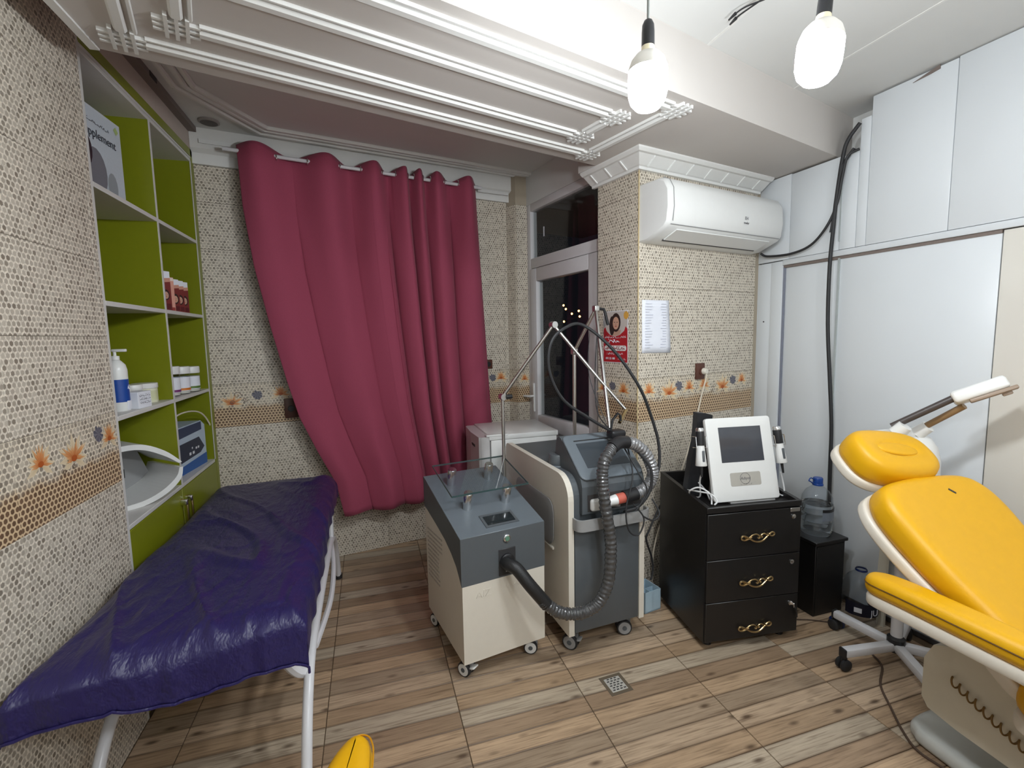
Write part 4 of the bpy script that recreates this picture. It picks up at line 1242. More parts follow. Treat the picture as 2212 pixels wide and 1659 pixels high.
MB().tube([inv @ p for p in sp], [0.0255 + 0.0016 * math.sin(i * 0.95) for i in range(len(sp))], 22).jitter(0.003, 55).build('hose', M_hose, ck)
MB().tube([inv @ p for p in spline([(1.005, 1.815, 0.983), (1.05, 1.835, 0.998), (1.10, 1.85, 0.992)], 6)], 0.029, 14).build('hose_clip', M_blackp, ck)
h3 = [(1.095, 1.85, 0.992), (1.15, 1.855, 0.975), (1.205, 1.86, 0.925), (1.235, 1.855, 0.86), (1.232, 1.85, 0.81), (1.188, 1.835, 0.772), (1.13, 1.825, 0.755)]
sp = spline(h3, 28)
foil = mat('silver_foil_wrap', (0.32, 0.32, 0.33), 0.22, 0.5, var=0.5, vscale=60, bump=1.0, bscale=90)
MB().tube([inv @ p for p in sp], [0.0265 + 0.0018 * math.sin(i * 0.9) for i in range(len(sp))], 22).jitter(0.0035, 55).build('hose', foil, ck)
MB().tube([inv @ Vector(p) for p in ((1.135, 1.826, 0.757), (1.07, 1.822, 0.748))], 0.03, 14).build('hose_tail_sleeve', M_blackp, ck)
MB().tube([inv @ Vector(p) for p in ((1.07, 1.822, 0.748), (1.03, 1.82, 0.744))], 0.024, 14).build('nozzle_ring', M_red, ck)
MB().tube([inv @ Vector(p) for p in ((1.03, 1.82, 0.744), (0.985, 1.82, 0.738))], [0.024, 0.019], 14).build('nozzle', M_wpl, ck)
# articulated hose arm of the cooler
ja, jb, jc_, jd, je = (0.652, 2.32, 0.75), (0.652, 2.32, 1.17), (0.906, 2.241, 1.534), (1.102, 2.141, 1.266), (1.225, 2.071, 1.10)
MB().tube([inv @ Vector(p) for p in (ja, jb)], 0.0085, 10).build('arm_post', M_alu, ck)
MB().tube([inv @ Vector(p) for p in (jb, jc_)], 0.0085, 10).build('arm_rod', M_alu, ck)
MB().tube([inv @ Vector(p) for p in (jc_, jd)], 0.0085, 10).build('arm_rod', M_alu, ck)
MB().tube([inv @ Vector(p) for p in (jd, je)], 0.0068, 10).build('arm_rod', M_alu, ck)
MB().tube([inv @ Vector(p) for p in (je, (1.16, 2.02, 1.05))], 0.009, 10).build('arm_tip', M_gold, ck)
for p in (jb, jc_):
    q = inv @ Vector(p)
    MB().tube([q + Vector((0, -0.018, 0)), q + Vector((0, 0.018, 0))], 0.017, 14).build('arm_joint', M_alu, ck)
q = inv @ Vector(jb)
MB().tube([q + Vector((0.012, -0.015, 0)), q + Vector((0.045, -0.015, 0))], 0.012, 10).build('joint_knob', M_blackp, ck)

# ================================================================ LASER MACHINE
lz = thing('laser_machine', 'tall grey laser cart with white side panels and slanted console', 'machine', (0.82, 1.87, 0), 4)
LWd, LDp = 0.405, 0.80
def side_outline(r0=0.11, zt=0.85, zb=0.10, v0=0.0, v1=LDp, r1=0.04):
    o = [(v0, zb)]
    for k in range(9):
        a = R(180 - 90 * k / 8)
        o.append((v0 + r0 + r0 * math.cos(a), zt - r0 + r0 * math.sin(a)))
    for k in range(5):
        a = R(90 - 90 * k / 4)
        o.append((v1 - r1 + r1 * math.cos(a), zt - r1 + r1 * math.sin(a)))
    o.append((v1, zb))
    return o
for x0, x1, nm in ((-0.002, 0.026, 'side_panel'), (LWd - 0.026, LWd + 0.002, 'side_panel')):
    MB().prism(side_outline(), x0, x1, 'x').build(nm, M_wpl2, lz)
MB().prism(side_outline(0.10, 0.842, 0.12, 0.012, LDp - 0.01), 0.026, LWd - 0.026, 'x').build('body', M_gray, lz)
MB().rbox((0.03, 0.0, 0.11), (LWd - 0.03, 0.02, 0.60), 0.004, 2).build('front_panel', M_gray, lz)
# recessed grip on the left flank, drawn as an inset plate with lip
MB().pad([(p[0], p[1]) for p in rrect(0.14, 0.47, 0.62, 0.70, 0.06)], 0.0, 0.004, 0.002, 2, M=frame_M((-0.006, 0, 0), (0, 1, 0), (0, 0, 1)) @ Matrix.Rotation(PI, 4, 'X') @ Matrix.Scale(-1, 4, (0, 1, 0))).build('grip_recess', M_silver, lz)
MB().rbox((-0.010, 0.15, 0.455), (0.0, 0.26, 0.468), 0.003, 2).build('grip_lip', M_wpl2, lz)
# console
cons = [(-0.012, 0.675), (-0.012, 0.80), (0.0, 0.832), (0.195, 0.985), (0.215, 0.99), (0.24, 0.975), (0.27, 0.84), (0.27, 0.80), (0.20, 0.675)]
MB().prism(cons, 0.062, LWd - 0.012, 'x').build('console', M_gray, lz)
n_ = Vector((0, -0.153, 0.195)).normalized(); tdir = Vector((0, 0.195, 0.153)).normalized()
Msc = Matrix((Vector((1, 0, 0)), tdir, n_)).transposed().to_4x4(); Msc.translation = Vector((0.062, 0.0, 0.832))
MB().pad(rrect(0.0, -0.01, LWd - 0.074, 0.252, 0.03), 0.0, 0.012, 0.005, 3, M=Msc).build('console_bezel', M_gray2, lz)
MB().rbox((0.055, 0.05, 0.010), (LWd - 0.12, 0.195, 0.0135), 0.001, 1, Msc).build('screen', M_dscreen, lz)
MB().rbox((0.05, 0.208, 0.010), (LWd - 0.13, 0.214, 0.014), 0.001, 1, Msc).build('screen_slot', M_blackp, lz)
MB().box((0.09, -0.0135, 0.685), (LWd - 0.03, -0.0115, 0.762)).build('niche', M_gap, lz)
hp = MB().rbox((0.098, -0.035, 0.688), (0.19, -0.008, 0.745), 0.015, 3).build('handpiece', M_wpl, lz)
MB().tube([(0.19, -0.02, 0.715), (0.25, -0.02, 0.70)], [0.016, 0.012], 10).build('handpiece_neck', M_silver, lz)
# u-shaped tray rim
tray = [(p[0], p[1]) for p in rrect(0.018, -0.055, LWd + 0.002, 0.03, 0.035)]
inn = [(p[0], p[1]) for p in rrect(0.026, -0.047, LWd - 0.006, 0.028, 0.03)]
n = len(tray); V = []; F = []
for z in (0.613, 0.665):
    V += [(x, y, z) for x, y in tray]; V += [(x, y, z) for x, y in inn]
for i in range(n):
    j = (i + 1) % n
    F += [(i, j, 2 * n + j, 2 * n + i), (n + j, n + i, 3 * n + i, 3 * n + j), (2 * n + i, 2 * n + j, 3 * n + j, 3 * n + i), (j, i, n + i, n + j)]
MB().add(V, F, True).build('tray_rim', M_silver, lz)
MB().pad(inn, 0.613, 0.622, 0.002, 1).build('tray_floor', M_gray, lz)
bag = MB()
for k in range(5):
    pts = []
    for t_ in range(14):
        a = t_ * 0.5 + k; pts.append((0.24 + 0.02 * k + 0.03 * math.cos(a), -0.025 + 0.008 * math.sin(a * 1.3), 0.64 + 0.022 * math.sin(a) + 0.004 * k))
    bag.tube(pts, 0.0022, 5)
bg_ = bag.build('clear_tubing', M_glass, lz); bg_['kind'] = 'stuff'
MB().lathe([(0.046, 0), (0.048, 0.004), (0.046, 0.05), (0.042, 0.055), (0.0, 0.056)], 28, Matrix.Translation((0.075, 0.25, 0.842)), cap=False).build('knob', M_gray, lz)
MB().lathe([(0.056, 0.0), (0.054, 0.004), (0.0, 0.0045)], 28, Matrix.Translation((0.075, 0.25, 0.842)), cap=False).build('knob_base', M_gray2, lz)
for i, (x, y, rz, lv) in enumerate(((0.05, 0.055, 40, True), (LWd - 0.06, 0.06, 70, False), (0.05, LDp - 0.06, 10, False), (LWd - 0.05, LDp - 0.06, 0, False))):
    caster(lz, x, y, rz, 0.038, M_silver, mat('caster_grey', srgb(110, 112, 114), 0.4), lever=lv)
inl = Matrix.Rotation(R(-4), 4, 'Z') @ Matrix.Translation((-0.82, -1.87, 0))
la, lb_, lc, ld = (1.111, 2.442, 0.84), (1.113, 2.442, 1.388), (1.197, 2.342, 1.621), (1.107, 2.022, 1.025)
MB().tube([inl @ Vector(p) for p in (la, lb_)], 0.0105, 10).build('arm_post', M_alu, lz)
MB().tube([inl @ Vector(p) for p in (lb_, lc)], 0.0095, 10).build('arm_rod', M_alu, lz)
MB().tube([inl @ Vector(p) for p in (lc, ld)], [0.0105, 0.009], 10).build('arm_rod', M_alu, lz)
for p in (lb_, lc):
    q = inl @ Vector(p)
    MB().rbox(tuple(q - Vector((0.016, 0.018, 0.018))), tuple(q + Vector((0.016, 0.018, 0.018))), 0.007, 3).build('arm_joint', M_alu, lz)
q = inl @ Vector(lc)
MB().tube([q + Vector(p) for p in ((0.015, 0, 0), (0.045, -0.01, -0.005), (0.05, -0.012, -0.02), (0.068, -0.015, -0.09))], 0.0085, 8).build('clamp_handle', M_blackp, lz)
clampb = inl @ Vector((1.12, 2.0, 1.0))
MB().rbox(tuple(clampb - Vector((0.03, 0.03, 0.02))), tuple(clampb + Vector((0.05, 0.03, 0.02))), 0.012, 3).tube([clampb + Vector(p) for p in ((-0.02, 0, 0.02), (-0.01, 0, 0.07), (0.02, 0, 0.1), (0.035, 0, 0.085), (0.035, 0, 0.06))], 0.006, 8).build('hose_clamp', M_blackp, lz)
fib = [(1.093, 2.0, 1.02), (0.98, 2.0, 1.09), (0.851, 2.0, 1.186), (0.786, 2.0, 1.323), (0.797, 2.0, 1.449), (0.877, 2.02, 1.515), (0.982, 2.05, 1.525), (1.127, 2.03, 1.408), (1.254, 2.0, 1.225), (1.334, 2.0, 1.047), (1.358, 1.98, 0.916), (1.33, 1.95, 0.80), (1.24, 1.92, 0.73)]
MB().tube([inl @ p for p in spline(fib, 8)], 0.0075, 8).build('fibre_cable', M_rubber, lz)
for pts, r_ in (([(1.19, 2.3, 1.56), (1.12, 2.2, 1.30), (1.08, 2.1, 1.10), (1.10, 2.0, 1.02)], 0.003), ([(1.10, 2.22, 1.50), (1.06, 2.15, 1.28), (1.10, 2.05, 1.05)], 0.002),
                ([(1.10, 1.90, 0.98), (1.13, 1.80, 0.86), (1.16, 1.78, 0.78), (1.10, 1.77, 0.70)], 0.0035), ([(1.13, 1.90, 0.97), (1.10, 1.80, 0.85), (1.05, 1.77, 0.72), (1.06, 1.765, 0.62), (1.11, 1.765, 0.59), (1.14, 1.77, 0.66), (1.09, 1.78, 0.73)], 0.0035),
                ([(1.15, 1.88, 0.96), (1.19, 1.80, 0.88), (1.18, 1.785, 0.78), (1.12, 1.78, 0.715), (1.05, 1.78, 0.70)], 0.007), ([(1.22, 1.83, 0.72), (1.24, 1.80, 0.66), (1.20, 1.79, 0.635), (1.15, 1.79, 0.66)], 0.004)):
    MB().tube([inl @ p for p in spline(pts, 7)], r_, 7).build('thin_cable', M_rubber, lz)

# ================================================================ MINI FRIDGE
fg = thing('mini_fridge', 'small white fridge behind the laser machine', 'fridge', (0.70, 2.78, 0), 0)
MB().rbox((0.0, 0.0, 0.03), (0.44, 0.42, 0.84), 0.006, 2).build('body', M_wpl, fg)
MB().rbox((-0.012, -0.006, 0.84), (0.447, 0.43, 0.872), 0.004, 2).build('top_board', M_wpl, fg)
dd_ = MB().prism([(-0.075, 0.01), (-0.062, 0.0), (-0.008, 0.0), (-0.008, 0.425), (-0.062, 0.425), (-0.075, 0.41), (-0.085, 0.21)], 0.05, 0.862, 'z').build('fridge_door', mat('white_enamel', srgb(204, 202, 202), 0.2), fg)
MB().box((-0.078, 0.10, 0.785), (-0.0835, 0.19, 0.80)).build('badge', M_gap, dd_)
MB().rbox((-0.03, -0.008, 0.862), (0.11, 0.02, 0.876), 0.003, 2).build('hinge_cover', M_wpl, fg)
MB().box((-0.008, 0.004, 0.05), (0.0, 0.42, 0.84)).build('door_gasket', mat('grey_gasket', srgb(120, 118, 118), 0.7), fg)
for x, y in ((0.03, 0.03), (0.41, 0.03), (0.03, 0.39), (0.41, 0.39)):
    MB().lathe([(0.016, 0), (0.014, 0.03)], 12, Matrix.Translation((x, y, 0))).build('foot', M_blackp, fg)

# ================================================================ THINGS ON THE PILLAR
Mcf = frame_M(C0, CA, (0, 0, 1))                       # pillar front: x along, y up, z out
Mcl = frame_M(col(0, 0.33), -CB, (0, 0, 1))            # pillar left face
ac = thing('air_conditioner', 'white split air conditioner mounted on the tiled pillar', 'air conditioner', (0, 0, 0))
acp = [(0.0, 1.955), (0.055, 1.958), (0.175, 2.006), (0.195, 2.03), (0.205, 2.10), (0.20, 2.19), (0.175, 2.235), (0.14, 2.252), (0.0, 2.255)]
V = []; F = []
xsn = [0.004, 0.012, 0.03, 0.93, 0.948, 0.955]; sc_ = [0.93, 0.975, 1.0, 1.0, 0.975, 0.93]
cz, cy_ = 0.07, 2.10
for x, s_ in zip(xsn, sc_):
    for p, z in acp:
        V.append(Mcf @ Vector((x, cy_ + (z - cy_) * s_, max(0.0, p * s_) if p > 0 else 0.0)))
n = len(acp)
for i in range(len(xsn) - 1):
    for k in range(n): F.append((i * n + k, i * n + (k + 1) % n, (i + 1) * n + (k + 1) % n, (i + 1) * n + k))
F.append(list(range(n))); F.append([(len(xsn) - 1) * n + k for k in range(n)][::-1])
MB().add(V, F, True).build('casing', M_wpl, ac)
def acbox(x0, x1, p0, p1, name, material, th=0.004):
    """plate lying on the underside between two profile points"""
    a = Vector((p0[0], p0[1])); b = Vector((p1[0], p1[1])); d = (b - a).normalized(); nn = Vector((d.y, -d.x))
    pts = [a, b, b + nn * th, a + nn * th]
    return MB().prism([(q.y, q.x) for q in pts], x0, x1, 'x', M=Mcf).build(name, material, ac)
acbox(0.09, 0.86, (0.085, 1.9675), (0.172, 2.002), 'louvre_flap', M_wpl, 0.006)
acbox(0.09, 0.86, (0.074, 1.963), (0.083, 1.967), 'air_slot', M_gap, 0.0035)
MB().prism([(2.016, 0.187), (2.0195, 0.190), (2.0195, 0.188), (2.016, 0.185)], 0.03, 0.93, 'x', M=Mcf).build('panel_seam', M_silver, ac)
MB().prism([(2.255, 0.135), (2.03, 0.198), (2.03, 0.1995), (2.10, 0.2075), (2.19, 0.2025), (2.235, 0.1775), (2.256, 0.14)], 0.0305, 0.034, 'x', M=Mcf).build('end_seam', M_silver, ac)
MB().pad(rrect(0.02, 1.975, 0.055, 2.01, 0.008), 0.0, 0.003, 0.001, 1, M=frame_M(Mcf @ Vector((0.0035, 0, 0)), -CB * -1, (0, 0, 1)) @ Matrix.Scale(-1, 4, (0, 0, 1))).build('pipe_cover', M_wpl, ac)
ink = mat('grey_ink_dark', srgb(84, 84, 88), 0.5)
Mlogo = Mcf @ Matrix.Translation((0.60, 2.085, 0.2055))
text('logo_text', 'EH', 0.024, ink, ac, Mlogo @ Matrix.Translation((0, 0.012, 0)))
text('logo_text', 'noular', 0.018, ink, ac, Mlogo @ Matrix.Translation((0, -0.012, 0)))

ps = thing('poster', 'red beauty salon poster with a woman portrait on the pillar', 'poster')
MP = Mcl @ Matrix.Translation((0.05, 1.318, 0))
MB().rbox((0, 0, 0.0), (0.205, 0.293, 0.0012), 0.0004, 1, MP).build('sheet', M_paper, ps)
RD = srgb(176, 24, 34)
pp = [(rrect(0.003, 0.003, 0.202, 0.29, 0.002), srgb(196, 186, 180)), ([(0.003, 0.003), (0.202, 0.003), (0.202, 0.19), (0.186, 0.205), (0.175, 0.18), (0.14, 0.158), (0.10, 0.150), (0.06, 0.158), (0.03, 0.18), (0.018, 0.205), (0.003, 0.19)], RD),
      (ell(0.19, 0.265, 0.02, 0.022, 14), srgb(214, 160, 70)), (ell(0.012, 0.235, 0.014, 0.03, 14), srgb(150, 150, 150)),
      ([(0.065, 0.160), (0.1, 0.152), (0.14, 0.160), (0.15, 0.185), (0.055, 0.185)], srgb(190, 150, 130)), (ell(0.075, 0.21, 0.022, 0.055, 16), srgb(44, 30, 28))]
pp += portrait(0.108, 0.228, 0.062)
pp += [(rrect(0.012, 0.068, 0.194, 0.098, 0.013), srgb(232, 228, 226))]
flat_print('poster_print', pp, ps, MP @ Matrix.Translation((0, 0, 0.001)), dz=0.00012)
script_line(0.016, 0.19, 0.142, 0.008, M_paper, ps, MP, 1)
script_line(0.035, 0.14, 0.118, 0.012, M_paper, ps, MP, 2, 0.0028)
script_line(0.022, 0.184, 0.078, 0.012, mat('dark_red_ink', srgb(120, 20, 34), 0.5), ps, MP, 3, 0.0034)
script_line(0.03, 0.165, 0.048, 0.008, M_paper, ps, MP, 4)
script_line(0.12, 0.19, 0.02, 0.007, M_paper, ps, MP, 5)
text('phone_number', '093 22 180', 0.017, M_paper, ps, MP @ Matrix.Translation((0.062, 0.023, 0.003)))

pa = thing('paper_sheet', 'plain white paper sheet taped to the pillar below the air conditioner', 'paper')
V = []; F = []
for j in range(9):
    for i in range(7):
        u, v = i / 6, j / 8
        V.append(Mcf @ Vector((0.027 + 0.203 * u + 0.012 * (1 - v) * u, 1.375 + 0.286 * v - 0.004 * u * (1 - v), 0.002 + 0.006 * (1 - v) * u * u + 0.001 * math.sin(6 * v))))
for j in range(8):
    for i in range(6):
        a = j * 7 + i; F.append((a, a + 1, a + 8, a + 7))
o = MB().add(V, F, True).build('sheet', M_paper, pa); o.modifiers.new('thickness', 'SOLIDIFY').thickness = 0.0006
ln = MB()
rr = random.Random(5)
for k in range(17):
    y = 1.640 - k * 0.0148
    for x0, x1 in ((0.045, 0.045 + rr.uniform(0.03, 0.06)), (0.19 - rr.uniform(0.01, 0.03), 0.205)):
        ln.box((x0, y, 0.008), (x1, y + 0.0022, 0.0088), Mcf)
o = ln.build('faint_writing', mat('faint_ink', srgb(196, 199, 214), 0.8), pa); o['kind'] = 'stuff'

so = thing('wall_socket', 'brown wall socket with a white plug on the pillar', 'socket')
MB().rbox((0.455, 1.205, 0.0), (0.53, 1.30, 0.012), 0.004, 2, Mcf).build('plate', M_brown, so)
MB().lathe([(0.024, 0.0), (0.024, 0.015), (0.02, 0.016)], 20, Mcf @ Matrix.Translation((0.505, 1.25, 0))).build('socket_ring', M_brown, so)
MB().lathe([(0.019, 0.012), (0.019, 0.03), (0.014, 0.04), (0.0, 0.041)], 16, Mcf @ Matrix.Translation((0.512, 1.252, 0)), cap=False).build('plug', M_wpl2, so)
MB().tube([Mcf @ Vector(p) for p in spline([(0.512, 1.245, 0.03), (0.512, 1.215, 0.035), (0.49, 1.10, 0.02), (0.43, 0.90, 0.02), (0.33, 0.70, 0.03), (0.20, 0.50, 0.05), (0.13, 0.40, 0.05), (0.09, 0.25, 0.04), (0.10, 0.12, 0.03)], 7)], 0.0045, 8).build('cord', M_cord, so)
pc = thing('black_power_cord', 'black power cord dropping behind the black drawer cabinet', 'cord')
MB().tube(spline([(1.60, 2.21, 0.62), (1.50, 2.19, 0.50), (1.43, 2.17, 0.40), (1.41, 2.165, 0.355), (1.45, 2.17, 0.24), (1.45, 2.16, 0.17), (1.43, 2.15, 0.125)], 7), 0.0055, 8).build('cord', M_rubber, pc)

s2 = thing('small_wall_socket', 'dark socket on the rear wall right of the curtain', 'socket')
MB().rbox((1.12, 1.235, 0), (1.185, 1.305, 0.012), 0.003, 2, MBt @ Matrix.Translation((0, 0, TT))).build('plate', M_brown, s2)
MB().lathe([(0.02, 0.012), (0.018, 0.015), (0, 0.015)], 16, MBt @ Matrix.Translation((1.1525, 1.27, TT)), cap=False).build('socket_ring', M_blackp, s2)
s3 = thing('hidden_wall_socket', 'dark brown socket half covered by the left curtain hem', 'socket')
MB().rbox((-0.275, 0.99, 0), (-0.20, 1.115, 0.014), 0.003, 2, MBt @ Matrix.Translation((0, 0, TT))).build('plate', M_brown, s3)
MB().lathe([(0.02, 0.014), (0.018, 0.017), (0, 0.017)], 16, MBt @ Matrix.Translation((-0.2375, 1.05, TT)), cap=False).build('socket_ring', M_blackp, s3)

cabs = thing('wall_cable_bundle', 'black cables hanging down the white panelled wall from the soffit', 'cable')
MB().tube(spline([(2.425, 1.86, 2.515), (2.41, 1.905, 2.453), (2.408, 1.928, 2.383), (2.405, 1.95, 2.192), (2.404, 1.962, 2.004), (2.402, 1.97, 1.811), (2.402, 1.965, 1.513), (2.405, 1.94, 1.21), (2.408, 1.92, 0.957), (2.408, 1.915, 0.70), (2.41, 1.91, 0.45)], 7), 0.0095, 10).build('thick_cable', M_rubber, cabs)
MB().tube(spline([(2.43, 1.86, 2.39), (2.41, 1.905, 2.368), (2.406, 1.925, 2.277), (2.405, 1.948, 2.144), (2.40, 1.997, 2.036), (2.395, 2.085, 1.954), (2.388, 2.21, 1.927), (2.375, 2.36, 1.937), (2.36, 2.40, 1.96)], 7), 0.007, 8).build('thin_cable', M_rubber, cabs)
MB().tube(spline([(2.42, 1.88, 2.40), (2.408, 1.925, 2.33), (2.404, 1.95, 2.20), (2.402, 1.963, 2.06), (2.401, 1.972, 2.0)], 6), 0.0075, 8).build('thin_cable', M_rubber, cabs)

# ================================================================ BLACK DRAWER CABINET
bc = thing('drawer_cabinet', 'black three drawer cabinet with brass scroll handles', 'cabinet', (1.427, 1.707, 0), -7)
BW, BD = 0.486, 0.44
MB().prism([(0.012, 0.035), (0.012, 0.69), (BD, 0.735), (BD, 0.035)], 0.0, 0.02, 'x').build('side_panel', M_dark, bc)
MB().prism([(0.012, 0.035), (0.012, 0.69), (BD, 0.735), (BD, 0.035)], BW - 0.02, BW, 'x').build('side_panel', M_dark, bc)
MB().box((0.02, BD - 0.018, 0.035), (BW - 0.02, BD, 0.735)).build('back_panel', M_dark, bc)
MB().box((0.02, 0.012, 0.655), (BW - 0.02, BD - 0.018, 0.672)).build('top_board', M_dark, bc)
MB().box((0.02, 0.02, 0.035), (BW - 0.02, BD - 0.018, 0.05)).build('bottom_board', M_dark, bc)
MB().rbox((0.0, 0.0, 0.662), (BW, 0.014, 0.69), 0.002, 1).build('front_rail', M_dark, bc)
for x, y in ((0.05, 0.06), (BW - 0.05, 0.06), (0.05, BD - 0.06), (BW - 0.05, BD - 0.06)):
    MB().lathe([(0.02, 0), (0.018, 0.036)], 12, Matrix.Translation((x, y, 0))).build('foot', M_blackp, bc)
def scroll(parent, cx, cz):
    def S(pts, r_): MB().tube([(cx + a, -0.012 - 0.008 * math.cos(a / 0.09 * 1.4), cz + b) for a, b in [(p.x, p.y) for p in spline([(*q, 0) for q in pts], 6)]], r_, 8).build('scroll_bar', M_gold, parent)
    S([(-0.035, 0.004), (-0.05, -0.004), (-0.066, -0.009), (-0.08, -0.006), (-0.084, 0.003), (-0.076, 0.010), (-0.062, 0.007), (-0.045, -0.002), (-0.025, -0.015), (0.0, -0.021), (0.02, -0.018), (0.036, -0.008), (0.05, 0.004), (0.062, 0.013), (0.075, 0.017), (0.084, 0.011), (0.082, 0.002), (0.07, -0.001), (0.058, 0.004), (0.048, 0.012)], 0.0042)
    S([(-0.048, 0.0), (-0.030, 0.013), (-0.012, 0.016), (0.0, 0.010), (0.006, 0.0), (0.0, -0.005), (-0.004, 0.0)], 0.0032)
    S([(0.046, 0.002), (0.034, 0.014), (0.022, 0.015), (0.013, 0.008), (0.014, 0.0), (0.02, 0.002)], 0.0032)
    for dx in (-0.06, 0.06):
        MB().lathe([(0.005, 0), (0.005, 0.014)], 8, T(cx + dx, 0.0, cz + (0.006 if dx > 0 else 0.0), 0, 90)).build('stud', M_gold, parent)
for i, (z0, z1, hz) in enumerate(((0.441, 0.658, 0.540), (0.236, 0.438, 0.323), (0.045, 0.233, 0.100))):
    d = MB().rbox((0.003, -0.002, z0), (BW - 0.003, 0.016, z1), 0.002, 1).build('drawer', M_dark, bc)
    scroll(d, 0.248, hz)
    MB().lathe([(0.011, 0), (0.011, 0.004), (0.006, 0.005), (0, 0.005)], 16, T(0.44, -0.002, z1 - 0.042 if i else 0.617, 0, 90), cap=False).build('lock', M_chrome, d)
    if i == 2:
        MB().rbox((0.447, -0.02, 0.175), (0.452, -0.004, 0.195), 0.001, 1).build('key', M_chrome, d)
        MB().tube(spline([(0.45, -0.014, 0.18), (0.458, -0.02, 0.165), (0.468, -0.015, 0.145), (0.472, -0.012, 0.12)], 4), 0.004, 6).build('key_fob', M_blackp, d)
MB().rbox((0.423, -0.005, 0.64), (0.473, 0.0, 0.658), 0.001, 1).build('name_plate', M_alu, bc)

# ---- facial device on the cabinet
fd = thing('facial_device', 'white touch screen facial device with two corded handpieces', 'device', (1.427, 1.707, 0.672), -7)
# panel: lower edge at v=.055, upper edge at v=.15 ; width .345
p0v, p1v = Vector((0, 0.06, 0.018)), Vector((0, 0.155, 0.40))
up_ = (p1v - p0v); PHt = up_.length; up_.normalize()
nf = Vector((1, 0, 0)).cross(up_)
Mfd = Matrix((Vector((1, 0, 0)), up_, nf)).transposed().to_4x4(); Mfd.translation = Vector((0.075, 0.06, 0.015))
MB().pad(rrect(0, 0, 0.345, PHt, 0.014), -0.022, 0.0, 0.004, 3, M=Mfd).build('panel', M_wpl, fd)
MB().rbox((0.062, PHt * 0.46, -0.001), (0.287, PHt * 0.885, 0.0012), 0.001, 1, Mfd).build('screen', M_screen, fd)
MB().pad(rrect(0.095, PHt * 0.175, 0.255, PHt * 0.335, 0.008), -0.001, 0.001, 0.0005, 1, M=Mfd).build('logo_plate', mat('silver_logo_plate', srgb(176, 172, 164), 0.4), fd)
lw = MB()
lw.tube([Mfd @ Vector((0.172 + 0.026 * math.cos(a), PHt * 0.262 + 0.026 * math.sin(a), 0.0015)) for a in [2 * PI * k / 28 for k in range(28)]], 0.0009, 4, closed=True)
lw.build('logo_ring', ink, fd)
text('logo_text', 'Adsyst', 0.019, ink, fd, Mfd @ Matrix.Translation((0.172, PHt * 0.262, 0.0014)), 0.0003, shear=0.3)
script_line(0.14, 0.205, PHt * 0.19, 0.004, ink, fd, Mfd @ Matrix.Translation((0, 0, -0.0022)), 41, 0.001)
MB().prism([(0.075, 0.0), (0.30, 0.0), (0.30, 0.10), (0.18, 0.36), (0.15, 0.36)], 0.168, 0.405, 'x').build('rear_housing', M_wpl, fd)
def handpiece(x, v, z, tilt, cable):
    Mh = T(x, v, z, 0, -10, tilt)
    h_ = MB().lathe([(0.024, 0.0), (0.026, 0.003), (0.021, 0.05), (0.018, 0.095)], 20, Mh).build('handpiece', M_wpl, fd)
    MB().lathe([(0.0195, 0.095), (0.020, 0.10), (0.020, 0.155), (0.0195, 0.16)], 20, Mh).build('grip_head', M_blackp, h_)
    MB().lathe([(0.017, 0.16), (0.0175, 0.172), (0.014, 0.177), (0, 0.178)], 20, Mh, cap=False).build('chrome_tip', M_chrome, h_)
    MB().rbox((-0.006, -0.0255, 0.02), (0.006, -0.020, 0.072), 0.003, 2, Mh).build('button_strip', M_gray, h_)
    for sx in (-0.026, 0.026):
        MB().tube([Mh @ Vector(p) for p in ((sx, 0.02, 0.135), (sx, -0.01, 0.135), (sx, -0.012, 0.085), (sx, 0.02, 0.085))], 0.0022, 6).build('holder_wire', M_chrome, fd)
    MB().tube([Mh @ Vector(p) for p in ((0, 0, 0), (0, 0.0, -0.05))], [0.007, 0.0045], 10).build('strain_relief', M_blackp, h_)
    MB().tube([Vector(p) for p in spline(cable, 7)], 0.0038, 8).build('cable', M_wcord, fd)
handpiece(0.018, 0.085, 0.19, 2, [(0.035, 0.11, 0.14), (0.04, 0.13, 0.10), (0.055, 0.15, 0.02), (0.03, 0.18, 0.015), (0.0, 0.15, 0.05), (0.03, 0.12, 0.075), (0.07, 0.09, 0.05), (0.06, 0.06, 0.01)])
handpiece(0.462, 0.11, 0.17, -4, [(0.466, 0.12, 0.12), (0.478, 0.12, 0.08), (0.482, 0.11, 0.03), (0.465, 0.10, 0.008), (0.43, 0.11, 0.03), (0.40, 0.13, 0.05)])
MB().tube(spline([(0.03, 0.2, 0.01), (0.04, 0.26, 0.05), (0.08, 0.24, 0.07), (0.10, 0.18, 0.04), (0.09, 0.12, 0.01)], 6), 0.0038, 8).build('cable', M_wcord, fd)
MB().tube(spline([(0.03, 0.22, 0.03), (0.02, 0.13, 0.055), (0.055, 0.06, 0.06), (0.07, 0.035, 0.035), (0.05, 0.025, 0.022)], 6), 0.0038, 8).build('cable', M_wcord, fd)
# black cloth bag leaning behind it
bg = thing('black_pouch', 'black cloth pouch standing behind the facial device', 'bag', (1.427, 1.707, 0.672), -7)
MB().prism([(-0.0, 0.0), (0.12, 0.0), (0.14, 0.15), (0.135, 0.40), (0.10, 0.41), (0.055, 0.415), (0.05, 0.33), (0.045, 0.27), (0.025, 0.18)], 0.20, 0.24, 'y', M=Matrix.Translation((0.023, 0.02, 0.001))).build('pouch', M_black_cloth, bg)

